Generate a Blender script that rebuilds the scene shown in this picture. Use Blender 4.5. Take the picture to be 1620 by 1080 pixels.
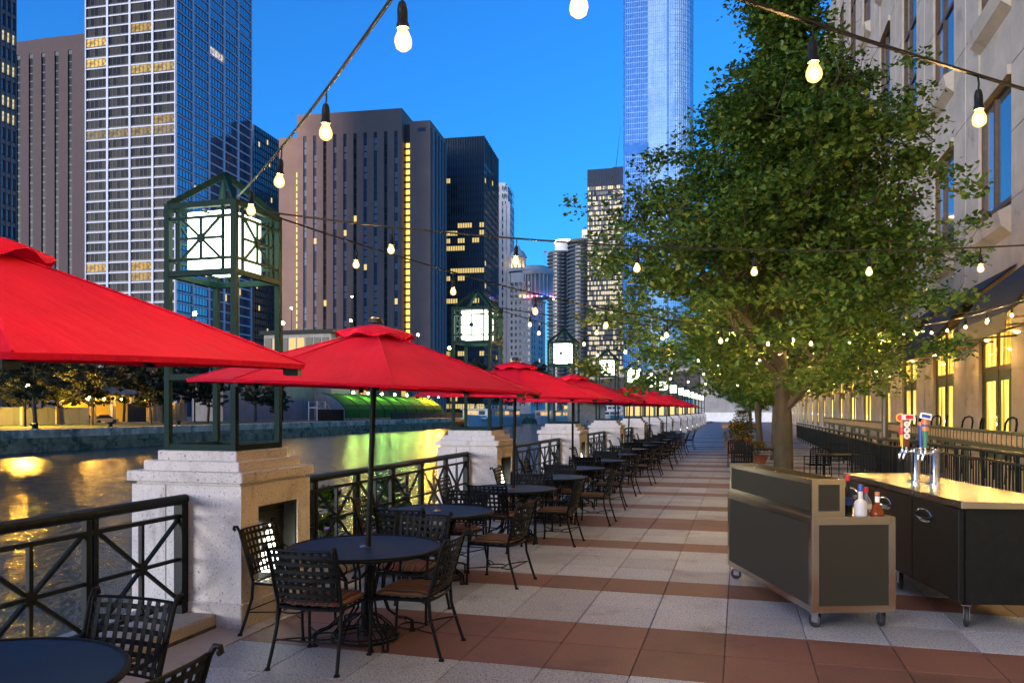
import bpy, math, random
import numpy as np
from mathutils import Vector, Matrix
for o in list(bpy.data.objects): bpy.data.objects.remove(o)
S = bpy.context.scene; COL = S.collection; PI = math.pi; R = math.radians
random.seed(7)

# ------------------------------------------------------------------ camera, sky, sun, exposure
CZ = 1.8; YAW = R(15.95); FPX = 1260.0; HOR = 649.0
cd = bpy.data.cameras.new('camera'); cam = bpy.data.objects.new('camera', cd); COL.objects.link(cam)
cam.location = (0, 0, CZ); cam.rotation_euler = (PI/2, 0, YAW)
cd.sensor_width = 36; cd.lens = 28; cd.shift_y = 109/1620; cd.clip_start = .05; cd.clip_end = 6000
S.camera = cam
SUN_EL, SUN_AZ = R(4.0), R(212)          # low dusk glow behind the camera, a little to the left
wd = bpy.data.worlds.new('World'); S.world = wd; wd.use_nodes = True
wn = wd.node_tree; sky = wn.nodes.new('ShaderNodeTexSky'); sky.sky_type = 'NISHITA'; sky.sun_disc = False
sky.sun_elevation = SUN_EL; sky.sun_rotation = SUN_AZ; sky.ozone_density = 6.0; sky.altitude = 200; sky.dust_density = .6
sky.sun_intensity = 1
wn.links.new(sky.outputs[0], wn.nodes['Background'].inputs[0]); wn.nodes['Background'].inputs[1].default_value = .1
sl = bpy.data.lights.new('sun', 'SUN'); sl.energy = .62; sl.angle = R(22); sl.color = (1, .93, .92)
so = bpy.data.objects.new('sun', sl); COL.objects.link(so)
sd = Vector((math.sin(SUN_AZ)*math.cos(SUN_EL), math.cos(SUN_AZ)*math.cos(SUN_EL), math.sin(SUN_EL)))
so.rotation_euler = sd.to_track_quat('Z', 'Y').to_euler(); so.location = sd*50 + Vector((0, 0, 30))
S.view_settings.view_transform = 'Standard'; S.view_settings.look = 'None'; S.view_settings.gamma = 1
S.view_settings.use_curve_mapping = False; S.view_settings.exposure = 2.78
S.render.engine = 'CYCLES'; S.cycles.use_denoising = True; S.cycles.max_bounces = 6; S.cycles.diffuse_bounces = 3
S.cycles.glossy_bounces = 3; S.cycles.transparent_max_bounces = 12; S.cycles.sample_clamp_indirect = 4
S.cycles.use_light_tree = True; S.cycles.caustics_reflective = False; S.cycles.caustics_refractive = False
S.cycles.blur_glossy = .5

# ------------------------------------------------------------------ helpers
FX, FY = -math.sin(YAW), math.cos(YAW); RX, RY = math.cos(YAW), math.sin(YAW)
def W(x, d):
    r = (x-810)/FPX; return Vector((d*(FX+r*RX), d*(FY+r*RY), 0))
def H(y, d): return CZ+(HOR-y)/FPX*d

def link(o, parent=None):
    COL.objects.link(o)
    if parent is not None: o.parent = parent
    return o
def tag(o, label=None, cat=None, group=None, kind=None):
    if label: o['label'] = label
    if cat: o['category'] = cat
    if group: o['group'] = group
    if kind: o['kind'] = kind
    return o
def empty(name, loc=(0, 0, 0), rz=0, label=None, cat=None, group=None):
    o = bpy.data.objects.new(name, None); link(o); o.location = loc; o.rotation_euler = (0, 0, rz); o.empty_display_size = .2
    return tag(o, label, cat, group)
def put(name, me, parent=None, loc=(0, 0, 0), rot=(0, 0, 0), scale=None):
    o = bpy.data.objects.new(name, me); link(o, parent); o.color = (0, 0, 0, 1); o.location = loc; o.rotation_euler = rot
    if scale: o.scale = scale
    return o
def copy_tree(o, parent=None):
    c = o.copy(); link(c); c.parent = parent
    for ch in o.children: copy_tree(ch, c)
    return c

class MB:
    def __init__(s): s.v = []; s.f = []; s.m = []; s.c = []; s.k = (0, 0, 0, 1); s.mi = 0
    def add(s, vs, fs):
        b = len(s.v); s.v += [tuple(p) for p in vs]
        for f in fs: s.f.append(tuple(b+i for i in f)); s.m.append(s.mi); s.c.append(s.k)
        return s
    def quad(s, a, b, c, d): return s.add([a, b, c, d], [(0, 1, 2, 3)])
    def box(s, x0, x1, y0, y1, z0, z1):
        vs = [(x, y, z) for x in (x0, x1) for y in (y0, y1) for z in (z0, z1)]
        return s.add(vs, [(0, 1, 3, 2), (4, 6, 7, 5), (0, 4, 5, 1), (2, 3, 7, 6), (0, 2, 6, 4), (1, 5, 7, 3)])
    def bbox(s, x0, x1, y0, y1, z0, z1, b=.01):       # box with chamfered vertical and top edges
        def ring(i, z): return [(x0+i+b, y0+i, z), (x1-i-b, y0+i, z), (x1-i, y0+i+b, z), (x1-i, y1-i-b, z), (x1-i-b, y1-i, z), (x0+i+b, y1-i, z), (x0+i, y1-i-b, z), (x0+i, y0+i+b, z)]
        vs = ring(0, z0)+ring(0, z1-b)+ring(b*.8, z1)
        fs = [tuple(range(7, -1, -1)), tuple(range(16, 24))]
        for k in (0, 8):
            for i in range(8): fs.append((k+i, k+(i+1) % 8, k+8+(i+1) % 8, k+8+i))
        return s.add(vs, fs)
    def bar(s, p, q, w, h, up=(0, 0, 1)):
        p, q = Vector(p), Vector(q); d = (q-p).normalized(); up = Vector(up)
        if abs(d.dot(up)) > .98: up = Vector((1, 0, 0))
        a = d.cross(up).normalized()*w/2; b = a.cross(d).normalized()*h/2
        vs = [p-a-b, p+a-b, p+a+b, p-a+b, q-a-b, q+a-b, q+a+b, q-a+b]
        return s.add(vs, [(3, 2, 1, 0), (4, 5, 6, 7), (0, 1, 5, 4), (1, 2, 6, 5), (2, 3, 7, 6), (3, 0, 4, 7)])
    def tube(s, pts, r, n=8, closed=False, cap=True, flat=None):
        pts = [Vector(p) for p in pts]; N = len(pts); vs = []; fs = []; a0 = None
        for i, p in enumerate(pts):
            if closed: d = pts[(i+1) % N]-pts[i-1]
            else: d = pts[min(i+1, N-1)]-pts[max(i-1, 0)]
            d.normalize()
            if a0 is None: a0 = d.orthogonal().normalized() if flat is None else d.cross(Vector(flat)).normalized()
            a = (a0-d*a0.dot(d))
            if a.length < 1e-5: a = d.orthogonal()
            a.normalize(); a0 = a; b = d.cross(a); rr = r[i] if isinstance(r, (list, tuple)) and len(r) == N else r
            r1, r2 = rr if isinstance(rr, (list, tuple)) else (rr, rr)
            for k in range(n):
                t = 2*PI*(k+.5)/n; vs.append(p+a*math.cos(t)*r1+b*math.sin(t)*r2)
        for i in range(N if closed else N-1):
            j = (i+1) % N
            for k in range(n): fs.append((i*n+k, i*n+(k+1) % n, j*n+(k+1) % n, j*n+k))
        if cap and not closed: fs += [tuple(range(n-1, -1, -1)), tuple((N-1)*n+k for k in range(n))]
        return s.add(vs, fs)
    def lathe(s, prof, n=16, c=(0, 0), a0=0, a1=2*PI, sq=(1, 1)):
        full = abs(a1-a0-2*PI) < 1e-6; m = n if full else n+1; vs = []; fs = []
        for (r, z) in prof:
            for k in range(m):
                t = a0+(a1-a0)*k/n; vs.append((c[0]+r*math.cos(t)*sq[0], c[1]+r*math.sin(t)*sq[1], z))
        for i in range(len(prof)-1):
            for k in range(n):
                k2 = (k+1) % m; fs.append((i*m+k, i*m+k2, (i+1)*m+k2, (i+1)*m+k))
        return s.add(vs, fs)
    def ring(s, c, r, t, n=24, k=6):
        return s.tube([(c[0]+r*math.cos(2*PI*i/n), c[1]+r*math.sin(2*PI*i/n), c[2]) for i in range(n)], t, k, closed=True)
    def xf(s, M, i0=0):
        for i in range(i0, len(s.v)): s.v[i] = tuple(M @ Vector(s.v[i]))
        return s
    def mesh(s, name, mats, smooth=False):
        me = bpy.data.meshes.new(name); me.from_pydata(s.v, [], s.f)
        for m in (mats if isinstance(mats, (list, tuple)) else [mats]): me.materials.append(m)
        me.polygons.foreach_set('material_index', s.m)
        if any(c != (0, 0, 0, 1) for c in s.c):
            at = me.attributes.new('Col', 'FLOAT_COLOR', 'FACE'); at.data.foreach_set('color', [x for c in s.c for x in c])
        if smooth:
            me.polygons.foreach_set('use_smooth', [True]*len(me.polygons))
            try: me.set_sharp_from_angle(angle=R(40))
            except Exception: pass
        me.update(); return me
    def build(s, name, mats, parent=None, loc=(0, 0, 0), rot=(0, 0, 0), smooth=False):
        return put(name, s.mesh(name, mats, smooth), parent, loc, rot)

# ------------------------------------------------------------------ materials
def newmat(name):
    m = bpy.data.materials.new(name); m.use_nodes = True; nt = m.node_tree
    return m, nt, nt.nodes['Principled BSDF']
def nd(nt, t, **kw):
    n = nt.nodes.new(t)
    for k, v in kw.items():
        if k in n.inputs: n.inputs[k].default_value = v
        else: setattr(n, k, v)
    return n
def ramp(nt, stops, src):
    r = nt.nodes.new('ShaderNodeValToRGB'); e = r.color_ramp.elements
    e[0].position, e[0].color = stops[0][0], (*stops[0][1], 1); e[1].position, e[1].color = stops[-1][0], (*stops[-1][1], 1)
    for p, c in stops[1:-1]:
        x = e.new(p); x.color = (*c, 1)
    nt.links.new(src, r.inputs[0]); return r
def mat(name, c, rough=.6, metal=0., var=.15, scale=8., bump=0., bscale=40., spec=None, rvar=.1, stretch=(1, 1, 1), wear=None):
    m, nt, b = newmat(name); L = nt.links
    tc = nd(nt, 'ShaderNodeTexCoord'); mp = nd(nt, 'ShaderNodeMapping'); mp.inputs['Scale'].default_value = stretch; L.new(tc.outputs['Object'], mp.inputs[0])
    n = nd(nt, 'ShaderNodeTexNoise', Scale=scale, Detail=6., Roughness=.65); L.new(mp.outputs[0], n.inputs['Vector'])
    lo = tuple(max(0, x*(1-var*1.6)) for x in c); hi = tuple(min(1, x*(1+var*1.6)) for x in c)
    r = ramp(nt, [(.3, lo), (.5, c), (.7, hi)], n.outputs['Fac']); out = r.outputs[0]
    if wear:
        n3 = nd(nt, 'ShaderNodeTexNoise', Scale=wear[1], Detail=8., Roughness=.7); L.new(mp.outputs[0], n3.inputs['Vector'])
        rr = ramp(nt, [(wear[2], (0, 0, 0)), (wear[2]+.12, (1, 1, 1))], n3.outputs['Fac'])
        mx = nd(nt, 'ShaderNodeMix', data_type='RGBA'); L.new(rr.outputs[0], mx.inputs[0]); L.new(out, mx.inputs[6]); mx.inputs[7].default_value = (*wear[0], 1); out = mx.outputs[2]
    L.new(out, b.inputs['Base Color']); b.inputs['Metallic'].default_value = metal
    mr = nd(nt, 'ShaderNodeMapRange'); mr.inputs[3].default_value = max(.02, rough-rvar); mr.inputs[4].default_value = min(1, rough+rvar)
    L.new(n.outputs['Fac'], mr.inputs[0]); L.new(mr.outputs[0], b.inputs['Roughness'])
    if spec is not None: b.inputs['Specular IOR Level'].default_value = spec
    if bump:
        n2 = nd(nt, 'ShaderNodeTexNoise', Scale=bscale, Detail=4.); L.new(mp.outputs[0], n2.inputs['Vector'])
        bp = nd(nt, 'ShaderNodeBump', Strength=bump, Distance=.02); L.new(n2.outputs['Fac'], bp.inputs['Height']); L.new(bp.outputs[0], b.inputs['Normal'])
    return m
def emit(name, c, s):
    m, nt, b = newmat(name); b.inputs['Base Color'].default_value = (*[min(.8, x) for x in c], 1)
    b.inputs['Emission Color'].default_value = (*c, 1); b.inputs['Emission Strength'].default_value = s; b.inputs['Roughness'].default_value = .4
    return m
def granite(name, c, speck, sc=160., amt=.42, rough=.75, pervar=.12, stain=None, gum=False):
    m, nt, b = newmat(name); L = nt.links; tc = nd(nt, 'ShaderNodeTexCoord')
    geo = nd(nt, 'ShaderNodeNewGeometry')
    v = nd(nt, 'ShaderNodeTexNoise', Scale=sc, Detail=2., Roughness=.8); L.new(geo.outputs['Position'], v.inputs['Vector'])
    r = ramp(nt, [(amt-.06, speck), (amt+.04, c), (.62, c), (.7, tuple(min(1, x*1.35) for x in c))], v.outputs['Fac'])
    n = nd(nt, 'ShaderNodeTexNoise', Scale=1.3, Detail=7., Roughness=.7); L.new(geo.outputs['Position'], n.inputs['Vector'])
    r2 = ramp(nt, [(.3, (.55, .52, .49)), (.46, (.95, .95, .95)), (.6, (1, 1, 1)), (.75, (1.15, 1.13, 1.1))], n.outputs['Fac'])
    mx = nd(nt, 'ShaderNodeMix', data_type='RGBA', blend_type='MULTIPLY'); mx.inputs[0].default_value = 1; L.new(r.outputs[0], mx.inputs[6]); L.new(r2.outputs[0], mx.inputs[7])
    oi = nd(nt, 'ShaderNodeObjectInfo'); mr = nd(nt, 'ShaderNodeMapRange'); mr.inputs[3].default_value = 1-pervar; mr.inputs[4].default_value = 1+pervar; L.new(oi.outputs['Random'], mr.inputs[0])
    hs = nd(nt, 'ShaderNodeHueSaturation'); L.new(mr.outputs[0], hs.inputs['Value']); L.new(mx.outputs[2], hs.inputs['Color'])
    out = hs.outputs[0]
    if stain:
        n3 = nd(nt, 'ShaderNodeTexNoise', Scale=2.2, Detail=9., Roughness=.75); mp = nd(nt, 'ShaderNodeMapping'); mp.inputs['Scale'].default_value = (1.5, 1.5, .35)
        L.new(geo.outputs['Position'], mp.inputs[0]); L.new(mp.outputs[0], n3.inputs['Vector'])
        r3 = ramp(nt, [(.55, (0, 0, 0)), (.75, (.75, .75, .75))], n3.outputs['Fac'])
        m2 = nd(nt, 'ShaderNodeMix', data_type='RGBA'); L.new(r3.outputs[0], m2.inputs[0]); L.new(out, m2.inputs[6]); m2.inputs[7].default_value = (*stain, 1); out = m2.outputs[2]
    if gum:
        vo = nd(nt, 'ShaderNodeTexVoronoi', Scale=2.6); L.new(geo.outputs['Position'], vo.inputs['Vector'])
        lt = nd(nt, 'ShaderNodeMath', operation='LESS_THAN'); lt.inputs[1].default_value = .05; L.new(vo.outputs['Distance'], lt.inputs[0])
        sc_ = nd(nt, 'ShaderNodeSeparateColor'); L.new(vo.outputs['Color'], sc_.inputs[0]); g2 = nd(nt, 'ShaderNodeMath', operation='GREATER_THAN'); g2.inputs[1].default_value = .6; L.new(sc_.outputs[0], g2.inputs[0])
        ml = nd(nt, 'ShaderNodeMath', operation='MULTIPLY'); L.new(lt.outputs[0], ml.inputs[0]); L.new(g2.outputs[0], ml.inputs[1]); m3 = nd(nt, 'ShaderNodeMath', operation='MULTIPLY'); m3.inputs[1].default_value = .6; L.new(ml.outputs[0], m3.inputs[0])
        m4 = nd(nt, 'ShaderNodeMix', data_type='RGBA'); L.new(m3.outputs[0], m4.inputs[0]); L.new(out, m4.inputs[6]); m4.inputs[7].default_value = (.05, .045, .045, 1); out = m4.outputs[2]
    L.new(out, b.inputs['Base Color']); b.inputs['Roughness'].default_value = rough
    bp = nd(nt, 'ShaderNodeBump', Strength=.25, Distance=.01); L.new(v.outputs['Fac'], bp.inputs['Height']); L.new(bp.outputs[0], b.inputs['Normal'])
    return m
def panes(name, dark, curtain, lit, p_cur=.5, p_lit=.08, s=.35, metal=.0, rough=.08, seed=0., spec=1., row=0.):
    """window glass: the face attribute Col.r numbers the pane; each pane draws blind, clear or lit at random"""
    m, nt, b = newmat(name); L = nt.links
    at = nd(nt, 'ShaderNodeAttribute', attribute_name='Col'); oi = nd(nt, 'ShaderNodeObjectInfo')
    mul = nd(nt, 'ShaderNodeMath', operation='MULTIPLY'); mul.inputs[1].default_value = 917.0; L.new(oi.outputs['Random'], mul.inputs[0])
    cx = nd(nt, 'ShaderNodeCombineXYZ'); sp = nd(nt, 'ShaderNodeSeparateColor'); L.new(at.outputs['Color'], sp.inputs[0])
    L.new(mul.outputs[0], cx.inputs[0]); L.new(sp.outputs[0], cx.inputs[1]); cx.inputs[2].default_value = seed
    wn_ = nd(nt, 'ShaderNodeTexWhiteNoise', noise_dimensions='3D'); L.new(cx.outputs[0], wn_.inputs[0])
    if row:
        a1 = nd(nt, 'ShaderNodeMath', operation='MULTIPLY'); a1.inputs[1].default_value = 1-row; L.new(wn_.outputs[0], a1.inputs[0])
        a2 = nd(nt, 'ShaderNodeMath', operation='MULTIPLY_ADD'); a2.inputs[1].default_value = row; L.new(oi.outputs['Random'], a2.inputs[0]); L.new(a1.outputs[0], a2.inputs[2])
        class _o: outputs = a2.outputs
        wn_ = _o
    c1 = ramp(nt, [(0, dark), (1, dark)], wn_.outputs[0]); e = c1.color_ramp; e.interpolation = 'CONSTANT'
    x = e.elements.new(1-p_cur-p_lit); x.color = (*curtain, 1); x = e.elements.new(1-p_lit); x.color = (*curtain, 1)
    L.new(c1.outputs[0], b.inputs['Base Color'])
    c2 = ramp(nt, [(0, (0, 0, 0)), (1, lit)], wn_.outputs[0]); c2.color_ramp.interpolation = 'CONSTANT'; x = c2.color_ramp.elements.new(1-p_lit); x.color = (*lit, 1)
    add = nd(nt, 'ShaderNodeMix', data_type='RGBA', blend_type='ADD'); add.inputs[0].default_value = 1; L.new(c2.outputs[0], add.inputs[6])
    oc = nd(nt, 'ShaderNodeMix', data_type='RGBA', blend_type='MULTIPLY'); oc.inputs[0].default_value = 1; L.new(oi.outputs['Color'], oc.inputs[6])
    tc = nd(nt, 'ShaderNodeTexCoord'); nz = nd(nt, 'ShaderNodeTexNoise', Scale=.9, Detail=3.); L.new(tc.outputs['Object'], nz.inputs['Vector'])
    rz = ramp(nt, [(.35, (.25, .25, .25)), (.65, (1.2, 1.2, 1.2))], nz.outputs['Fac']); L.new(rz.outputs[0], oc.inputs[7]); L.new(oc.outputs[2], add.inputs[7])
    L.new(add.outputs[2], b.inputs['Emission Color']); b.inputs['Emission Strength'].default_value = s
    b.inputs['Roughness'].default_value = rough; b.inputs['Metallic'].default_value = metal; b.inputs['Specular IOR Level'].default_value = spec
    return m

M = {}
M['iron'] = mat('iron', (.005, .0065, .0075), .5, .0, .3, 30, spec=.09)
M['rail'] = mat('rail_paint', (.007, .011, .012), .42, .0, .3, 12, spec=.12, wear=((.035, .017, .008), 5., .68))
M['green'] = mat('lantern_green', (.004, .018, .017), .6, .0, .2, 14, spec=.08)
M['pier'] = granite('pier_stone', (.46, .44, .43), (.11, .10, .095), 48., .36, .8, .04, stain=(.16, .13, .10))
M['kerb'] = granite('kerb_stone', (.36, .33, .30), (.12, .11, .1), 120., .40, .8, .05, stain=(.12, .09, .06))
M['gpav'] = granite('grey_paver', (.275, .335, .42), (.06, .075, .105), 62., .44, .6, .17, gum=True)
M['rpav'] = granite('red_paver', (.105, .045, .040), (.06, .025, .023), 70., .42, .62, .17, gum=True)
M['joint'] = mat('joint_mortar', (.055, .05, .042), .9, 0, .4, 9)
M['steel'] = mat('brushed_steel', (.56, .49, .38), .22, 1., .03, 2, rvar=.05)
M['chrome'] = mat('chrome', (.8, .8, .8), .08, 1., .03, 4, rvar=.04)
M['mesh_panel'] = mat('dark_panel', (.020, .020, .015), .45, .0, .15, 160, spec=.4)
M['black'] = mat('black_vinyl', (.004, .005, .005), .45, 0, .3, 20, spec=.25)
M['rubber'] = mat('rubber', (.012, .012, .013), .55, 0, .2, 20)
M['bark'] = mat('bark', (.042, .034, .018), .9, 0, .35, 7, .9, 16, stretch=(1, 1, .3), wear=((.04, .05, .014), 2.5, .52))
M['hotel'] = mat('precast', (.40, .345, .275), .85, 0, .10, 1.1, .3, 55, wear=((.22, .19, .16), .7, .58))
M['bronze'] = mat('bronze_frame', (.10, .055, .025), .45, .3, .2, 6)
M['awn'] = mat('awning_cloth', (.010, .015, .011), .8, 0, .25, 5, .1, 90)
M['wood'] = mat('slat_wood', (.42, .28, .14), .6, 0, .25, 6, .2, 40, stretch=(8, 1, 8))
M['white'] = mat('white_paint', (.72, .72, .72), .5, 0, .08, 2)
M['terr'] = mat('terrace_floor', (.22, .2, .17), .8, 0, .15, 3, .2, 40)
M['dkgreen'] = mat('terrace_rail', (.03, .04, .018), .5, 0, .2, 8)
M['concrete'] = mat('concrete', (.30, .29, .28), .9, 0, .15, .7, .3, 9, wear=((.12, .12, .11), .5, .58))
M['quay'] = mat('quay_concrete', (.66, .45, .26), .9, 0, .3, .6, .4, 5, wear=((.14, .14, .11), .35, .5))
M['quaylow'] = mat('quay_mossy', (.30, .21, .10), .9, 0, .4, .8, .5, 4, wear=((.06, .075, .02), .7, .5))
M['grass'] = mat('lawn', (.04, .075, .014), .95, 0, .4, .6, .5, 30)
M['land'] = mat('ground_dirt', (.10, .095, .085), .95, 0, .2, .2)

def fabric(name, c, bump=.05):
    m, nt, b = newmat(name); L = nt.links; tc = nd(nt, 'ShaderNodeTexCoord')
    n = nd(nt, 'ShaderNodeTexNoise', Scale=2.2, Detail=4.); L.new(tc.outputs['Object'], n.inputs['Vector'])
    r = ramp(nt, [(.35, tuple(x*.86 for x in c)), (.65, tuple(min(1, x*1.1) for x in c))], n.outputs['Fac']); L.new(r.outputs[0], b.inputs['Base Color'])
    b.inputs['Roughness'].default_value = .9; b.inputs['Specular IOR Level'].default_value = .15
    n2 = nd(nt, 'ShaderNodeTexNoise', Scale=4., Detail=6., Roughness=.6); mp = nd(nt, 'ShaderNodeMapping'); mp.inputs['Scale'].default_value = (.7, 3., 1.); L.new(tc.outputs['Object'], mp.inputs[0]); L.new(mp.outputs[0], n2.inputs['Vector'])
    bp = nd(nt, 'ShaderNodeBump', Strength=.55, Distance=.03); L.new(n2.outputs['Fac'], bp.inputs['Height']); L.new(bp.outputs[0], b.inputs['Normal'])
    tr = nd(nt, 'ShaderNodeBsdfTranslucent'); tr.inputs[0].default_value = (*c, 1)
    ms = nd(nt, 'ShaderNodeMixShader'); ms.inputs[0].default_value = .2; L.new(b.outputs[0], ms.inputs[1]); L.new(tr.outputs[0], ms.inputs[2])
    L.new(ms.outputs[0], nt.nodes['Material Output'].inputs[0]); return m
M['red'] = fabric('red_canvas', (.52, .005, .032))

def leafmat(name, cols, trans=.42):
    m, nt, b = newmat(name); L = nt.links; g = nd(nt, 'ShaderNodeNewGeometry')
    r = ramp(nt, [(i/(len(cols)-1), c) for i, c in enumerate(cols)], g.outputs['Random Per Island']); L.new(r.outputs[0], b.inputs['Base Color'])
    b.inputs['Roughness'].default_value = .45; b.inputs['Specular IOR Level'].default_value = .4
    tr = nd(nt, 'ShaderNodeBsdfTranslucent'); L.new(r.outputs[0], tr.inputs[0]); ms = nd(nt, 'ShaderNodeMixShader'); ms.inputs[0].default_value = trans
    L.new(b.outputs[0], ms.inputs[1]); L.new(tr.outputs[0], ms.inputs[2]); L.new(ms.outputs[0], nt.nodes['Material Output'].inputs[0]); return m
M['leaf'] = leafmat('leaf', [(.024, .065, .010), (.052, .115, .016), (.09, .165, .022), (.17, .205, .03)])
M['leaf_far'] = leafmat('leaf_far', [(.03, .045, .02), (.05, .06, .03), (.07, .075, .04)], .15)

def stripes():
    m, nt, b = newmat('striped_cushion'); L = nt.links; tc = nd(nt, 'ShaderNodeTexCoord'); sp = nd(nt, 'ShaderNodeSeparateXYZ'); L.new(tc.outputs['Object'], sp.inputs[0])
    mu = nd(nt, 'ShaderNodeMath', operation='MULTIPLY'); mu.inputs[1].default_value = 6.; L.new(sp.outputs[0], mu.inputs[0])
    fr = nd(nt, 'ShaderNodeMath', operation='FRACT'); L.new(mu.outputs[0], fr.inputs[0])
    D = (.02, .014, .01); r = ramp(nt, [(0, (.15, .016, .012)), (.16, D), (.24, (.10, .08, .045)), (.36, D), (.42, (.16, .022, .012)), (.55, (.03, .034, .02)), (.66, (.14, .06, .025)), (.74, D), (.85, (.08, .07, .05)), (1, D)], fr.outputs[0])
    r.color_ramp.interpolation = 'CONSTANT'; L.new(r.outputs[0], b.inputs['Base Color']); b.inputs['Roughness'].default_value = .85
    n = nd(nt, 'ShaderNodeTexNoise', Scale=14., Detail=3.); L.new(tc.outputs['Object'], n.inputs['Vector'])
    bp = nd(nt, 'ShaderNodeBump', Strength=.5, Distance=.02); L.new(n.outputs['Fac'], bp.inputs['Height']); L.new(bp.outputs[0], b.inputs['Normal']); return m
M['cushion'] = stripes()

def tablemesh():
    m, nt, b = newmat('mesh_tabletop'); L = nt.links; tc = nd(nt, 'ShaderNodeTexCoord')
    mp = nd(nt, 'ShaderNodeMapping'); mp.inputs['Scale'].default_value = (64, 34, 1); L.new(tc.outputs['Object'], mp.inputs[0])
    ck = nd(nt, 'ShaderNodeTexVoronoi', Scale=1.); ck.inputs['Randomness'].default_value = .0; L.new(mp.outputs[0], ck.inputs['Vector'])
    gt = nd(nt, 'ShaderNodeMath', operation='LESS_THAN'); gt.inputs[1].default_value = .33; L.new(ck.outputs['Distance'], gt.inputs[0])
    b.inputs['Base Color'].default_value = (.014, .042, .105, 1); b.inputs['Roughness'].default_value = .5; b.inputs['Specular IOR Level'].default_value = .06  # blue base stands in for sky reflected on the black mesh
    tr = nd(nt, 'ShaderNodeBsdfTransparent'); ms = nd(nt, 'ShaderNodeMixShader'); L.new(gt.outputs[0], ms.inputs[0]); L.new(b.outputs[0], ms.inputs[1]); L.new(tr.outputs[0], ms.inputs[2])
    L.new(ms.outputs[0], nt.nodes['Material Output'].inputs[0]); return m
M['tabletop'] = tablemesh()

def water():
    m, nt, b = newmat('river_water'); L = nt.links; g = nd(nt, 'ShaderNodeNewGeometry')
    b.inputs['Base Color'].default_value = (.008, .045, .042, 1); b.inputs['Roughness'].default_value = .2; b.inputs['IOR'].default_value = 1.33; b.inputs['Specular IOR Level'].default_value = .6
    h = None
    for sc, st in ((.55, 1.), (2.1, .2)):
        n = nd(nt, 'ShaderNodeTexNoise', Scale=sc, Detail=3., Roughness=.55); mp = nd(nt, 'ShaderNodeMapping'); mp.vector_type = 'TEXTURE'; mp.inputs['Scale'].default_value = (.6, 1.3, 1); mp.inputs['Rotation'].default_value = (0, 0, R(40))
        L.new(g.outputs['Position'], mp.inputs[0]); L.new(mp.outputs[0], n.inputs['Vector'])
        mu = nd(nt, 'ShaderNodeMath', operation='MULTIPLY'); mu.inputs[1].default_value = st; L.new(n.outputs['Fac'], mu.inputs[0])
        if h is None: h = mu
        else:
            ad = nd(nt, 'ShaderNodeMath', operation='ADD'); L.new(h.outputs[0], ad.inputs[0]); L.new(mu.outputs[0], ad.inputs[1]); h = ad
    bp = nd(nt, 'ShaderNodeBump', Strength=.75, Distance=.2); L.new(h.outputs[0], bp.inputs['Height']); L.new(bp.outputs[0], b.inputs['Normal']); return m
M['water'] = water()
M['core'] = emit('bulb_core', (1, .58, .19), 560.)
def bulbglass():
    m, nt, b = newmat('bulb_glass'); L = nt.links; e = nd(nt, 'ShaderNodeEmission'); e.inputs[0].default_value = (1, .62, .2, 1); e.inputs[1].default_value = .55
    t = nd(nt, 'ShaderNodeBsdfTransparent'); ms = nd(nt, 'ShaderNodeMixShader'); ms.inputs[0].default_value = .45; L.new(t.outputs[0], ms.inputs[1]); L.new(e.outputs[0], ms.inputs[2]); L.new(ms.outputs[0], nt.nodes['Material Output'].inputs[0]); return m
M['bulb'] = bulbglass()
M['lantern'] = emit('lantern_panel', (.86, 1, .74), 1.3)
M['niche'] = emit('niche_lamp_glow', (1, .97, .8), 2.5)

# ------------------------------------------------------------------ the setting
WL = -2.5                                  # river level
ORD = ['first', 'second', 'third', 'fourth', 'fifth', 'sixth', 'seventh', 'eighth', 'ninth', 'tenth', 'eleventh', 'twelfth', 'thirteenth', 'fourteenth', 'fifteenth', 'sixteenth']
def sheet(name, x0, x1, y0, y1, z, m, kind='structure'):
    return tag(MB().quad((x0, y0, z), (x1, y0, z), (x1, y1, z), (x0, y1, z)).build(name, m), kind=kind)
sheet('ground', -3500, 3500, -3000, 5000, -4.0, M['land'])
tag(MB().box(-4.95, 300, -40, 5000, -3.9, -.06).build('land', M['land']), kind='structure')
tag(MB().box(-3400, -71.6, -600, 5000, -3.9, -.3).build('ground', M['land']), kind='structure')
sheet('river', -71.5, -4.96, -300, 4500, WL, M['water'])
sheet('lawn', -96, -70.9, -60, 128, -.22, M['grass'])

# quay wall on the far bank: pale coping over a dark mossy foot
q = empty('quay_wall', (-70, 0, 0), 0, 'long weathered concrete quay wall along the far river bank', 'wall')
for i in range(26):
    y0 = 20+i*14; MB().bbox(-1.6, 0, y0+.03, y0+13.97, -1.05, -.18, .05).build('coping_block', M['quay'], q)
for i in range(20):
    y0 = 20+i*18; z = -1.55-.12*random.random()
    MB().box(-1.5, .25, y0, y0+17.9, z, -1.05).build('ledge', M['quaylow'], q); MB().box(-1.5, .6+.1*random.random(), y0, y0+18, -3.2, z).build('mossy_footing', M['quaylow'], q)

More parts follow.
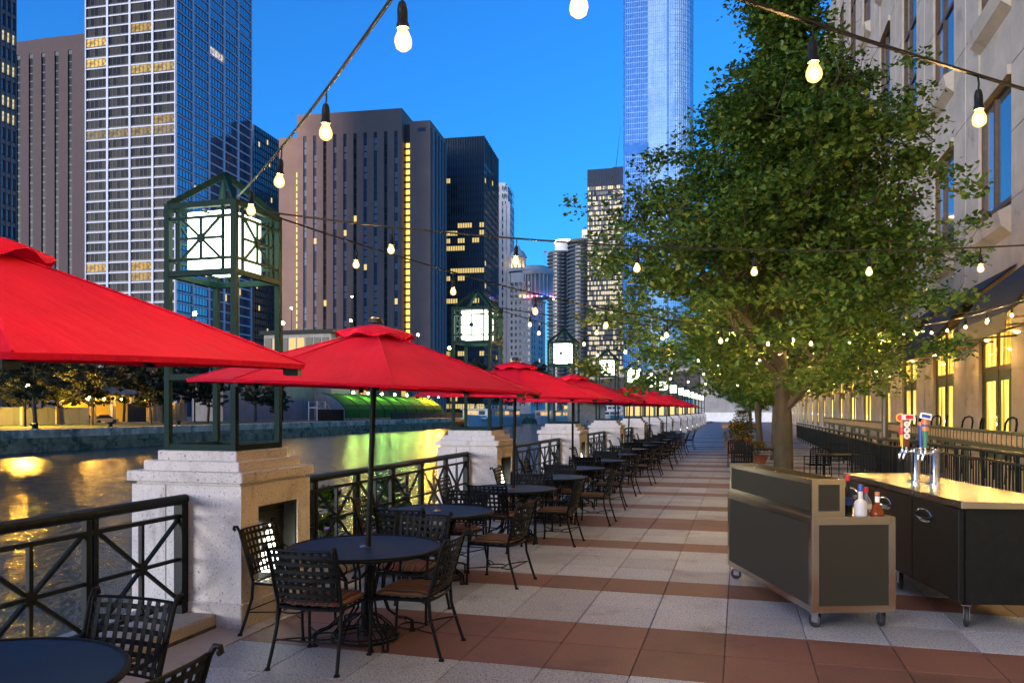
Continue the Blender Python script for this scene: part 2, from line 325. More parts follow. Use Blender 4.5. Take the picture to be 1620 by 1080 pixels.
# near embankment wall and promenade
tag(MB().box(-5.05, -4.96, -40, 134, -3.8, -.02).build('embankment_wall', M['concrete']), 'grey concrete river wall below the promenade railing', 'wall')
prom = tag(MB().quad((-4.95, -6, -.012), (12, -6, -.012), (12, 134, -.012), (-4.95, 134, -.012)).build('promenade', M['joint']), kind='structure')
PW, PL = .612, .62
def bandred(k): return (k % 11) in (0, 1, 4, 8)
pm = {}
for red in (0, 1):
    pm[red] = MB().bbox(-PW/2+.004, PW/2-.004, -PL/2+.0035, PL/2-.0035, -.04, 0, .003).mesh('paver', M['rpav' if red else 'gpav'])
far = [MB(), MB()]; npv = 0
for k in range(-18, 208):
    yc = 5.43+PL*(k+.5)
    for c in range(-4, 17):
        xc = -1.33+PW*(c+.5); red = int(bandred(k))
        if 4.1 < yc < 19.7 and c < 8:
            put('paver', pm[red], prom, (xc, yc, random.uniform(-.0015, .0015)), (random.uniform(-.001, .001), random.uniform(-.001, .001), 0)); npv += 1
        else:
            z = random.uniform(-.001, .001); g = .0035
            far[red].quad((xc-PW/2+.004, yc-PL/2+g, z), (xc+PW/2-.004, yc-PL/2+g, z), (xc+PW/2-.004, yc+PL/2-g, z), (xc-PW/2+.004, yc+PL/2-g, z))
for red in (0, 1): tag(far[red].build('paver_field', M['rpav' if red else 'gpav'], prom), kind='stuff')
bs = MB().bbox(-.19, .19, -.6, .6, -.04, .001, .004).mesh('border_stone', M['kerb'])
for k in range(100): put('border_stone', bs, prom, (-3.98, -4.5+1.206*k, 0))
kerb = tag(MB().box(-4.94, -4.185, -6, 134, -.3, .02).build('kerb_bed', M['joint']), kind='structure')
ks = MB().bbox(-.37, .37, -.9, .9, -.05, .11, .012).mesh('kerb_stone', M['kerb'])
for k in range(76): put('kerb_stone', ks, kerb, (-4.56, -4.0+1.806*k, 0))

# ------------------------------------------------------------------ river piers with lanterns, railings
PX, PY0, PP, NP = -4.5, 6.25, 7.22, 14
meshes = {}
meshes['plinth'] = MB().bbox(-.56, .56, -.56, .56, -.02, .2, .01).mesh('plinth', M['pier'])
s = MB(); s.bbox(-.545, -.195, -.545, .545, .2, 1.17, .006); s.box(-.195, -.187, -.53, .53, .2, 1.165); s.box(-.187, .40, -.545, .545, .2, 1.17)
s.box(.40, .545, -.545, -.30, .2, 1.17); s.box(.40, .545, .33, .545, .2, 1.17); s.box(.40, .545, -.30, .33, .98, 1.17); s.box(.40, .545, -.30, .33, .2, .31)
meshes['shaft'] = s.mesh('shaft', M['pier'])
meshes['groove'] = MB().box(-.515, .515, -.515, .515, 1.17, 1.20).mesh('neck', M['pier'])
meshes['slab'] = MB().bbox(-.575, .575, -.575, .575, 1.2, 1.285, .008).mesh('cap_slab', M['pier'])
meshes['step'] = MB().bbox(-.48, .48, -.48, .48, 1.285, 1.368, .008).mesh('step', M['pier'])
meshes['top'] = MB().bbox(-.40, .40, -.40, .40, 1.368, 1.452, .008).mesh('top_step', M['pier'])
s = MB(); s.box(.401, .408, -.298, .328, .31, .98)
for z in (.5, .7, .88): s.box(.408, .416, -.298, .328, z, z+.012)
for y in (-.298, .308): s.box(.408, .53, y, y+.02, .312, .978)
s.box(.408, .53, -.278, .308, .955, .978)
meshes['niche'] = s.mesh('niche_plate', M['black'])
meshes['lamp'] = MB().lathe([(.0, .36), (.07, .37), (.085, .44), (.062, .56), (.03, .70), (.004, .80)], 12, (.455, .0)).mesh('niche_lamp', M['niche'], True)
for n in range(NP):
    y = PY0+PP*n
    p = empty('river_pier', (PX, y, 0), 0, 'pale stone pier with stepped cap, %s along the railing from the camera' % ORD[n], 'stone pier', 'stone piers along the river railing')
    for nm, k in (('plinth', 'plinth'), ('shaft', 'shaft'), ('neck', 'groove'), ('cap_slab', 'slab'), ('step', 'step'), ('top_step', 'top'), ('niche_plate', 'niche'), ('niche_lamp', 'lamp')): put(nm, meshes[k], p)

h = .335; t = .05; Z0, Z1, Z2, Z3, ZA = 1.455, 2.09, 2.99, 3.58, 3.93
lm = {}
lm['post'] = MB().box(-t/2, t/2, -t/2, t/2, Z0, Z3+.025).mesh('post', M['green'])
def ringm(z, a=t):
    s = MB()
    for sg in (-1, 1):
        s.box(-h+t/2, h-t/2, sg*h-a/2+.003, sg*h+a/2-.003, z-a/2, z+a/2); s.box(sg*h-a/2+.003, sg*h+a/2-.003, -h+t/2, h-t/2, z-a/2, z+a/2)
    return s
lm['base_frame'] = ringm(Z0+.026).mesh('base_frame', M['green']); lm['lower_ring'] = ringm(Z1).mesh('lower_ring', M['green'])
lm['middle_ring'] = ringm(Z2).mesh('middle_ring', M['green']); lm['top_ring'] = ringm(Z3).mesh('top_ring', M['green'])
s = MB(); a = .2; zb, zt = Z2+.12, Z3-.11; b = .022; zc = (zb+zt)/2; yy = -h
for x in (-a-.02, a+.02): s.box(x-b/2, x+b/2, yy-b/2, yy+b/2, Z2+.025, Z3-.025)
for z in (zb, zt): s.box(-h+.025, h-.025, yy-b/2-.003, yy+b/2+.003, z-b/2, z+b/2)
s.box(-a, a, yy-b/2+.002, yy+b/2-.002, zc-b/2, zc+b/2); s.box(-b/2, b/2, yy-b/2+.002, yy+b/2-.002, zb, zt)
s.bar((-a, yy, zb), (a, yy, zt), b*.9, b*.9); s.bar((-a, yy, zt), (a, yy, zb), b*.9, b*.9)
i0 = len(s.v); s.lathe([(0, -.016), (.034, -.016), (.034, .016), (0, .016)], 10); s.xf(Matrix.Translation((0, yy, zc)) @ Matrix.Rotation(PI/2, 4, 'X'), i0)
lm['side_grille'] = s.mesh('side_grille', M['green'])
lm['light_box'] = MB().bbox(-.225, .225, -.225, .225, 3.05, 3.55, .006).mesh('light_box', M['lantern'])
lm['roof_bar'] = MB().bar((-h, -h, Z3+.02), (0, 0, ZA), .04, .05).mesh('roof_bar', M['green'])
s = MB(); s.bar((-h+.02, 0, Z3-.03), (h-.02, 0, Z3-.03), .02, .025); s.bar((0, -h+.02, Z3-.05), (0, h-.02, Z3-.05), .02, .012); s.bar((0, 0, 3.55), (0, 0, ZA), .018, .018)
lm['hanger'] = s.mesh('hanger', M['green'])
for n in range(NP):
    y = PY0+PP*n-.03
    e = empty('lantern_tower', (PX+.02, y, 0), 0, 'green steel lantern cage with glowing box on the %s stone pier from the camera' % ORD[n], 'lantern', 'lantern cages on the river piers')
    for sx in (-1, 1):
        for sy in (-1, 1): put('post', lm['post'], e, (sx*h, sy*h, 0))
    for k in ('base_frame', 'lower_ring', 'middle_ring', 'top_ring', 'light_box', 'hanger'): put(k, lm[k], e)
    for k in range(4):
        put('side_grille', lm['side_grille'], e, (0, 0, 0), (0, 0, k*PI/2)); put('roof_bar', lm['roof_bar'], e, (0, 0, 0), (0, 0, k*PI/2))

BL = PP-1.09; NPN = 6; pw = BL/NPN
rm = {}
rm['top'] = MB().tube([(0, y, 1.055) for y in (.0, BL)], .042, 14).mesh('top_rail', M['rail'], True)
rm['thin'] = MB().box(-.02, .02, .02, BL-.02, -.016, .016).mesh('rail', M['rail'])
rm['post'] = MB().box(-.022, .022, -.022, .022, .105, 1.03).mesh('post', M['rail'])
rm['big'] = MB().box(-.04, .04, -.04, .04, .105, 1.03).mesh('post', M['rail'])
x0, x1, zl, zh = .055, pw-.055, .2, .92
zm = (zl+zh)/2; ym = (x0+x1)/2
rm['d1'] = MB().bar((0, x0, zl), (0, x1, zh), .026, .026, (1, 0, 0)).mesh('diagonal_bar', M['rail'])
rm['d2'] = MB().bar((.003, x0, zh), (.003, x1, zl), .026, .026, (1, 0, 0)).mesh('diagonal_bar', M['rail'])
rm['v'] = MB().box(-.016, .016, ym-.016, ym+.016, zl, zh).mesh('upright_bar', M['rail'])
s = MB(); s.box(-.014, .014, x0, x1, zm-.014, zm+.014); s.box(-.02, .02, ym-.045, ym+.045, zm-.045, zm+.045)
rm['h'] = s.mesh('cross_bar', M['rail'])
al = MB()
for k in range(NPN):
    for m_ in ('d1', 'd2', 'v', 'h'):
        me = rm[m_]; b0 = len(al.v); al.add([(v.co.x, v.co.y+k*pw, v.co.z) for v in me.vertices], [tuple(p.vertices) for p in me.polygons])
al = al.mesh('lattice_panel', M['rail'])
for n in range(-1, NP-1):
    y = PY0+PP*n+.545
    if n < 0: lab = 'dark iron railing nearest the camera, left of the first stone pier'
    else: lab = 'dark iron railing between the %s and %s stone piers counted from the camera' % (ORD[n], ORD[n+1])
    e = empty('iron_railing', (PX, y, 0), 0, lab, 'railing', 'railings along the river')
    put('top_rail', rm['top'], e)
    for z in (.2, .92): put('rail', rm['thin'], e, (0, 0, z))
    for k in range(NPN+1):
        if k in (0, NPN): put('post', rm['big'], e, (0, .05 if k == 0 else BL-.05, 0)); continue
        for dy in (-.035, .035): put('post', rm['post'], e, (0, k*pw+dy, 0))
    if n < 2:
        for k in range(NPN):
            for m_, nm in (('d1', 'diagonal_bar'), ('d2', 'diagonal_bar'), ('v', 'upright_bar'), ('h', 'cross_bar')): put(nm, rm[m_], e, (0, k*pw, 0))
    else: put('lattice_panel', al, e)

# ------------------------------------------------------------------ tables, chairs, umbrellas
def arc(p, q, bulge, n=8):
    p, q, b = Vector(p), Vector(q), Vector(bulge); return [p.lerp(q, i/n)+b*math.sin(PI*i/n) for i in range(n+1)]
cm = {}
def backpt(u, z):        # point of the bowed, leaning back surface; u in -1..1
    t = (z-.42)/.44; return Vector((u*(.225+.02*t), -.225-.115*t-.03*(1-u*u), z))
for sgn, nm in ((-1, 'l'), (1, 'r')):
    s = MB(); x = .245*sgn
    pts = [(x*1.08, -.33, .0), (x*1.04, -.29, .12), (x, -.235, .30), (x, -.225, .44), (x*1.03, -.275, .62), (x*1.07, -.335, .83), (x*1.075, -.36, .87), (x*1.075, -.385, .868), (x*1.075, -.39, .848), (x*1.075, -.375, .84)]
    s.tube(pts, .0125, 8); s.lathe([(0, 0), (.022, 0), (.02, .012), (.012, .02)], 10, (x*1.08, -.33)); cm['rear'+nm] = s.mesh('leg', M['iron'], True)
    s = MB(); s.tube([(x*1.04, .235, 0), (x*1.03, .225, .2), (x*1.02, .215, .42), (x*1.06, .20, .55), (x*1.1, .195, .635)], .0115, 8); s.lathe([(0, 0), (.022, 0), (.02, .012), (.012, .02)], 10, (x*1.04, .235)); cm['front'+nm] = s.mesh('leg', M['iron'], True)
    s = MB(); s.tube([(x*1.04, -.285, .66), (x*1.12, -.18, .605), (x*1.2, -.02, .61), (x*1.18, .12, .64), (x*1.12, .2, .65), (x*1.1, .235, .635), (x*1.1, .235, .605), (x*1.1, .215, .6)], [(.017, .006)]*8, 8, flat=(0, 0, 1)); cm['arm'+nm] = s.mesh('arm', M['iron'], True)
s = MB()
ring = arc((-.245, -.225, .42), (.245, -.225, .42), (0, -.03, 0), 6)+[(.25, 0, .42), (.25, .21, .42)]+arc((.24, .225, .42), (-.24, .225, .42), (0, .02, 0), 4)+[(-.25, .21, .42), (-.25, 0, .42)]
s.tube(ring, .011, 6, closed=True)
for i in range(6): s.box(-.24, .24, -.2+i*.078, -.17+i*.078, .416, .42)
for i in range(6): s.box(-.215+i*.08, -.185+i*.08, -.225, .225, .4205, .4235)
cm['seat'] = s.mesh('seat_frame', M['iron'], True)
s = MB(); n = 10; T = []; B = []
for j in range(n+1):
    for i in range(n+1):
        u, v = i/n*2-1, j/n*2-1; ed = min(1, (1-max(abs(u), abs(v)))*5); e = ed**.5; x = u*(.235-.02*abs(v)**6); y = v*(.215-.02*abs(u)**6)-.0
        T.append((x, y, .447+.028*e+.004*math.sin(9*u)*math.cos(7*v))); B.append((x, y, .447-.02*e))
s.add(T, [(j*(n+1)+i, j*(n+1)+i+1, (j+1)*(n+1)+i+1, (j+1)*(n+1)+i) for j in range(n) for i in range(n)])
s.add(B, [(j*(n+1)+i, (j+1)*(n+1)+i, (j+1)*(n+1)+i+1, j*(n+1)+i+1) for j in range(n) for i in range(n)])
bd = [i for i in range(n+1)]+[j*(n+1)+n for j in range(1, n+1)]+[n*(n+1)+i for i in range(n-1, -1, -1)]+[j*(n+1) for j in range(n-1, 0, -1)]
s.tube([(T[i][0], T[i][1], .446) for i in bd], .006, 5, closed=True)
cm['cushion'] = s.mesh('cushion', M['cushion'], True)
s = MB(); s.tube([backpt(-1+i/4, .84)+Vector((0, -.003, 0)) for i in range(9)], .009, 6); s.tube([backpt(-1, .84), backpt(-1, .485)], .007, 6); s.tube([backpt(1, .84), backpt(1, .485)], .007, 6); s.tube([backpt(-1+i/4, .485) for i in range(9)], .008, 6); cm['back'] = s.mesh('backrest', M['iron'], True)
def strip(pts, w, vert, off):
    s = MB(); pts = [Vector(p)+Vector((0, off(i), 0)) for i, p in enumerate(pts)]
    a = Vector((w/2, 0, 0)) if vert else Vector((0, -.0, w/2)); tk = Vector((0, .0022, 0)); N = len(pts)
    s.add([q for p in pts for q in (p-a, p+a)]+[q for p in pts for q in (p-a+tk, p+a+tk)],
          [(2*i, 2*i+1, 2*i+3, 2*i+2) for i in range(N-1)]+[(2*N+2*i, 2*N+2*i+2, 2*N+2*i+3, 2*N+2*i+1) for i in range(N-1)]+[(2*i, 2*i+2, 2*N+2*i+2, 2*N+2*i) for i in range(N-1)]+[(2*i+1, 2*N+2*i+1, 2*N+2*i+3, 2*i+3) for i in range(N-1)])
    return s
NV, NH = 8, 6; vz = [.485+.055*i for i in range(NH+1)]; us = [-.86+1.72*i/(NV-1) for i in range(NV)]
slats = []
for i, u in enumerate(us): slats.append(strip([backpt(u, .485+.0585*k) for k in range(7)], .028, True, lambda k, i=i: .0))
for j in range(NH): slats.append(strip([backpt(-.98+1.96*k/8, .52+.056*j) for k in range(9)], .027, False, lambda k, j=j: -.003))
lat = MB()
for s in slats: lat.add(s.v, s.f)
cm['lattice'] = lat.mesh('lattice', M['iron']); slm = [s.mesh('slat', M['iron']) for s in slats]
s = MB(); s.ring((0, 0, .165), .095, .006, 18, 6)
for sx in (-1, 1):
    s.tube(arc((.253*sx, -.265, .19), (.07*sx, -.065, .165), (0, .03, 0), 5), .006, 6); s.tube(arc((.252*sx, .228, .17), (.07*sx, .065, .165), (0, -.02, 0), 5), .006, 6)
s.tube([(-.253, -.27, .2), (.253, -.27, .2)], .006, 6)
cm['stretch'] = s.mesh('stretcher', M['iron'], True)
def chair(loc, rz, label, detail, cushion=True, group='iron armchairs round the terrace tables'):
    e = empty('iron_armchair', loc, rz, label, 'chair', group)
    for k in ('rearl', 'rearr', 'frontl', 'frontr'): put('leg', cm[k], e)
    put('arm', cm['arml'], e); put('arm', cm['armr'], e); put('seat_frame', cm['seat'], e)
    if cushion: put('cushion', cm['cushion'], e)
    b = put('backrest', cm['back'], e); put('stretcher', cm['stretch'], e)
    if detail:
        for m_ in slm: put('slat', m_, b)
    else: put('lattice', cm['lattice'], b)
    return e

tm = {}
s = MB(); s.lathe([(.03, .722), (.59, .722), (.59, .719), (.03, .719)], 48); tm['top'] = s.mesh('table_top', M['tabletop'])
s = MB(); s.ring((0, 0, .715), .595, .016, 48, 8); s.ring((0, 0, .70), .35, .006, 32, 5)
for k in range(4): s.box(-.58, .58, -.012, .012, .703, .711) if k == 0 else (s.box(-.012, .012, -.58, .58, .7035, .7105) if k == 1 else None)
tm['rim'] = s.mesh('rim', M['iron'], True)
s = MB()
for o in (-.018, .018):
    s.tube([(.42, o, .70), (.34, o, .69), (.24, o, .62), (.16, o, .48), (.15, o, .34), (.2, o, .2), (.29, o, .13), (.36, o, .115), (.405, o, .09), (.41, o, .012)], .0095, 7)
s.lathe([(0, 0), (.03, 0), (.028, .012), (0, .014)], 10, (.41, 0)); s.ring((.16, 0, .62), .045, .006, 14, 5)
i0 = len(s.v); s.ring((0, 0, 0), .05, .006, 14, 5); s.xf(Matrix.Translation((.2, 0, .56)) @ Matrix.Rotation(PI/2, 4, 'X'), i0)
tm['leg'] = s.mesh('table_leg', M['iron'], True)
s = MB(); s.ring((0, 0, .018), .265, .011, 32, 6); s.ring((0, 0, .045), .25, .008, 32, 6); s.lathe([(.0, .03), (.06, .03), (.05, .1), (.032, .12), (.032, .3), (.0, .3)], 14)
for k in range(12):
    a = 2*PI*k/12; s.tube([(.05*math.cos(a), .05*math.sin(a), .2), (.13*math.cos(a), .13*math.sin(a), .17), (.215*math.cos(a+.15), .215*math.sin(a+.15), .09), (.26*math.cos(a+.25), .26*math.sin(a+.25), .03)], .006, 5)
tm['base'] = s.mesh('umbrella_base', M['iron'], True)
tm['flange'] = MB().lathe([(0, .724), (.045, .724), (.04, .732), (.02, .736), (0, .737)], 14).mesh('flange', M['steel'], True)

UR, UN = 1.38, 8
um = {}
s = MB(); nr, na = 7, 6; a0 = -PI/UN; vs = []
for j in range(nr+1):
    f = .02+.98*j/nr
    for i in range(na+1):
        u = i/na; p0 = Vector((math.cos(a0), math.sin(a0))); p1 = Vector((math.cos(-a0), math.sin(-a0))); p = p0.lerp(p1, u)*UR*f
        z = 2.425-.44*f**1.1-.035*f*math.sin(PI*u)*math.sin(PI*min(1, f*.9+.05))+.012*f**4*math.sin(PI*u); vs.append((p.x, p.y, z))
for i in range(na+1):
    x, y, z = vs[nr*(na+1)+i]; vs.append((x*.997, y*.997, z-.018))
for i in range(na+1):
    x, y, z = vs[nr*(na+1)+i]; vs.append((x*.955, y*.955, z-.014))
s.add(vs, [(j*(na+1)+i, j*(na+1)+i+1, (j+1)*(na+1)+i+1, (j+1)*(na+1)+i) for j in range(nr+2) for i in range(na)])
s.tube([Vector(vs[j*(na+1)])+Vector((0, 0, .003)) for j in range(1, nr+1)], .005, 4)
um['panel'] = s.mesh('canopy_panel', M['red'], True)
s = MB(); vs = []; nn = 48
for (r, z, w) in ((.03, 2.475, 0), (.12, 2.458, .0), (.22, 2.425, .005), (.30, 2.388, .014), (.312, 2.372, .017)):
    for k in range(nn):
        a = 2*PI*k/nn; ro = r*(1+.02*math.cos(8*a)); vs.append((ro*math.cos(a), ro*math.sin(a), z+w*math.cos(8*a)+w*.4*math.sin(5*a+1)))
s.add(vs, [(j*nn+k, j*nn+(k+1) % nn, (j+1)*nn+(k+1) % nn, (j+1)*nn+k) for j in range(4) for k in range(nn)]); um['vent'] = s.mesh('vent_cap', M['red'], True)
um['finial'] = MB().lathe([(0, 2.535), (.03, 2.533), (.055, 2.52), (.06, 2.5), (.06, 2.49), (0, 2.49)], 16).mesh('finial', M['black'], True)
um['pole'] = MB().tube([(0, 0, .03), (0, 0, 1.25), (0, 0, 2.46)], .0215, 14).mesh('pole', M['iron'], True)
um['rib'] = MB().bar((.03, 0, 2.39), (UR*.985, 0, 1.962), .018, .024).mesh('rib', M['iron'])
um['strut'] = MB().bar((.03, 0, 2.0), (.68, 0, 2.17), .014, .018).mesh('strut', M['iron'])
um['hub'] = MB().lathe([(0, 1.96), (.045, 1.96), (.05, 2.02), (.03, 2.05), (0, 2.05)], 12).mesh('hub', M['black'], True)
um['tip'] = MB().box(UR*.95, UR*.985, -.02, .02, 1.942, 1.972).mesh('rib_pocket', M['black'])
def umbrella(loc, tilt, tdir, label, phi, group='red umbrellas in a row'):
    e = empty('red_umbrella', loc, 0, label, 'umbrella', group); e.rotation_euler = (tilt*math.cos(tdir), tilt*math.sin(tdir), 0)
    put('pole', um['pole'], e); put('finial', um['finial'], e); put('vent_cap', um['vent'], e); put('hub', um['hub'], e)
    for k in range(UN):
        a = phi+2*PI*k/UN; put('canopy_panel', um['panel'], e, (0, 0, 0), (0, 0, a+PI/UN)); rb = put('rib', um['rib'], e, (0, 0, 0), (0, 0, a)); put('strut', um['strut'], rb); put('rib_pocket', um['tip'], rb)
    return e
TB = [(-2.98, 2.45, 1), (-2.85, 5.74, 1), (-3.12, 8.0, 0), (-3.02, 10.6, 1), (-2.95, 12.6, 0), (-3.02, 14.7, 1), (-2.95, 17.1, 0), (-3.0, 19.6, 0), (-3.05, 22.4, 1), (-3.0, 24.9, 0), (-3.0, 27.4, 1), (-2.95, 30.0, 0), (-3.0, 32.4, 0), (-3.05, 34.8, 1), (-3.0, 37.5, 0)]
SIDES = [((0, -1), 'on the camera side of'), ((1, 0), 'on the walkway side of'), ((-1, 0), 'on the river side of'), ((0, 1), 'on the far side of')]
nu = 0
for i, (x, y, u) in enumerate(TB):
    e = empty('round_table', (x, y, 0), random.uniform(0, .6), 'round black mesh table%s, %s in the row from the camera' % (' with umbrella pole' if u else ' without umbrella', ORD[i]), 'table', 'round patio tables along the river')
    put('table_top', tm['top'], e); put('rim', tm['rim'], e); put('umbrella_base', tm['base'], e); put('flange', tm['flange'], e)
    for k in range(4): put('table_leg', tm['leg'], e, (0, 0, 0), (0, 0, k*PI/2+PI/4))
    if u:
        phi = math.atan2(-y, -x)+R(4.4)
        umbrella((x, y, .03 if nu == 0 else 0), (R(2.7), R(2.2), R(1.2), R(1.5))[nu % 4], (.885, PI*.5, 1.2, .3, 2.2, .8, 1.5)[nu % 7], 'red canvas patio umbrella, %s in the row counting from the camera' % ORD[nu], phi); nu += 1
    for k, ((dx, dy), w) in enumerate(SIDES):
        dist = .62+random.uniform(-.05, .08); jx, jy = random.uniform(-.06, .06), random.uniform(-.06, .06)
        if i == 1: dist, jx, jy = ((.56, -.04, 0), (.45, 0, -.12), (.66, 0, .05), (.72, .06, 0))[k]
        if i == 0: dist = (.6, .62, .6, .58)[k]; jx = jy = 0
        rz = math.atan2(-dy, -dx)-PI/2+random.uniform(-.12, .12)*(0.4 if i < 2 else 1)
        cu = not (i == 1 and k == 2) and not (i == 0 and k == 3)
        chair((x+dx*dist+jx, y+dy*dist+jy, 0), rz, 'black iron armchair %s%s the %s table from the camera' % ('' if cu else 'without cushion ', w, ORD[i]), i < 4, cu)

# ------------------------------------------------------------------ bar carts
def caster(parent, x, y, r=.05, rz=0.):
    c = MB(); c.box(-.035, .035, -.035, .035, r*2+.012, r*2+.02); c.box(-.024, -.02, -.03, .03, r*.8, r*2+.012); c.box(.02, .024, -.03, .03, r*.8, r*2+.012)
    o = c.build('caster', M['chrome'], parent, (x, y, 0), (0, 0, rz)); w = MB(); w.lathe([(0, -.016), (r*.8, -.016), (r, -.010), (r, .010), (r*.8, .016), (0, .016)], 18)
    w.xf(Matrix.Translation((0, .012, r)) @ Matrix.Rotation(PI/2, 4, 'Y')); w.build('wheel', M['rubber'], o, smooth=True)
ct = empty('bar_cart', (.573, 6.96, 0), R(19.6), 'brushed steel bar cart with dark mesh panels and a raised open shelf', 'bar cart')
CW, CL, CB, CT, CU, UW = .70, 2.06, .14, .915, 1.235, .27
ew = .055
def framed(parent, name, p0, ax, ay, w, h, thick, pm_, em=None, e=ew):
    """a framed panel: p0 lower left, ax across, ay up, proud of plane by thick along ax x ay"""
    ax, ay = Vector(ax), Vector(ay); nz = ax.cross(ay); p0 = Vector(p0)
    def slab(u0, u1, v0, v1, d0, d1, nm, m_, mitre=False):
        a0, a1 = (u0, u1); vs = []
        for dd in (d0, d1):
            for (u, v) in ((u0, v0), (u1, v0), (u1, v1), (u0, v1)): vs.append(p0+ax*u+ay*v+nz*dd)
        MB().add(vs, [(3, 2, 1, 0), (4, 5, 6, 7), (0, 1, 5, 4), (1, 2, 6, 5), (2, 3, 7, 6), (3, 0, 4, 7)]).build(nm, m_, parent)
    slab(e, w-e, e, h-e, -.02, .0, name, pm_)
    def mit(q, nm):
        vs = [p0+ax*u+ay*v+nz*dd for dd in (-.02, thick) for (u, v) in q]; MB().add(vs, [(3, 2, 1, 0), (4, 5, 6, 7), (0, 1, 5, 4), (1, 2, 6, 5), (2, 3, 7, 6), (3, 0, 4, 7)]).build(nm, em or M['steel'], parent)
    g = .0006
    mit([(g, 0), (w-g, 0), (w-e-g, e), (e+g, e)], 'frame_edge'); mit([(w, g), (w, h-g), (w-e, h-e-g), (w-e, e+g)], 'frame_edge')
    mit([(w-g, h), (g, h), (e+g, h-e), (w-e-g, h-e)], 'frame_edge'); mit([(0, h-g), (0, g), (e, e+g), (e, h-e-g)], 'frame_edge')
framed(ct, 'side_panel', (0, CL, CB), (0, -1, 0), (0, 0, 1), CL, CT-CB, .006, M['mesh_panel'])
framed(ct, 'end_panel', (0, 0, CB), (1, 0, 0), (0, 0, 1), CW, CT-CB, .006, M['mesh_panel'])
framed(ct, 'side_panel', (CW, 0, CB), (0, 1, 0), (0, 0, 1), CL, CT-CB, .006, M['mesh_panel'])
MB().box(.03, CW-.03, CL-.02, CL, CB, CT-.02).build('end_panel', M['mesh_panel'], ct)
MB().box(.022, CW-.022, .022, CL-.022, CB, CB+.02).build('bottom_plate', M['steel'], ct)
MB().box(.0, CW, .0, CL, CT-.001, CT+.010).build('deck', M['steel'], ct)
framed(ct, 'shelf_panel', (.012, CL-.03, CT+.011), (0, -1, 0), (0, 0, 1), CL-.05, CU-CT-.012, .005, M['mesh_panel'], e=.045)
framed(ct, 'shelf_end', (.014, .0195, CT+.011), (1, 0, 0), (0, 0, 1), UW, CU-CT-.012, .005, M['mesh_panel'], e=.045)
MB().box(UW-.02+.016, UW+.016, .045, CL-.03, CT+.011, CU-.001).build('shelf_back', M['steel'], ct)
MB().box(.04, UW-.01, CL-.05, CL-.03, CT+.011, CU-.001).build('shelf_end', M['steel'], ct)
MB().box(.036, UW-.006, .044, CL-.052, CU-.10, CU-.09).build('shelf_tray', M['steel'], ct)
for x, y in ((.07, .08), (CW-.07, .08), (.07, CL-.08), (CW-.07, CL-.08)): caster(ct, x, y, .056, random.uniform(-.6, .9))

bc = empty('back_bar_cooler', (1.77, 7.3, 0), R(10.5), 'black bar cooler on casters with stainless top and chrome door handles', 'bar cooler')
BW, BLN = .78, 2.95
MB().box(0.02, BW, .015, BLN, .21, .995).build('cabinet', M['black'], bc)
MB().bbox(-.035, BW+.03, -.035, BLN+.03, 1.0, 1.058, .006).build('counter_top', M['steel'], bc)
for y in (.1, .95, 1.75, 2.55): 
    o = MB().lathe([(0, 0), (.011, 0), (.009, .005), (0, .006)], 8).build('bolt', M['chrome'], bc, (-.036, y, 1.03), (0, -PI/2, 0))
yy = [.03, .98, 1.93, 2.92]
for i in range(3):
    d = MB().bbox(-.028, .018, yy[i]+.004, yy[i+1]-.004, .22, .985, .004).build('door', M['black'], bc)
    hy = yy[i+1]-.27 if i != 3 else 0; s = MB(); zc = .85
    s.tube([(-.030, hy+.165*math.cos(a), zc+.055*math.sin(a)) for a in [2*PI*k/20 for k in range(20)]], .008, 6, closed=True)
    s.tube([(-.03, hy-.15, zc-.015), (-.05, hy-.12, zc-.022), (-.06, hy, zc-.024), (-.05, hy+.12, zc-.022), (-.03, hy+.15, zc-.015)], [(.012, .016)]*5, 8)
    pass
    s.build('handle', M['chrome'], d, smooth=True)
for x, y in ((.06, .1), (BW-.06, .1), (.06, BLN-.1), (BW-.06, BLN-.1), (.06, 1.5)): caster(bc, x, y, .085, random.uniform(-.8, .8))

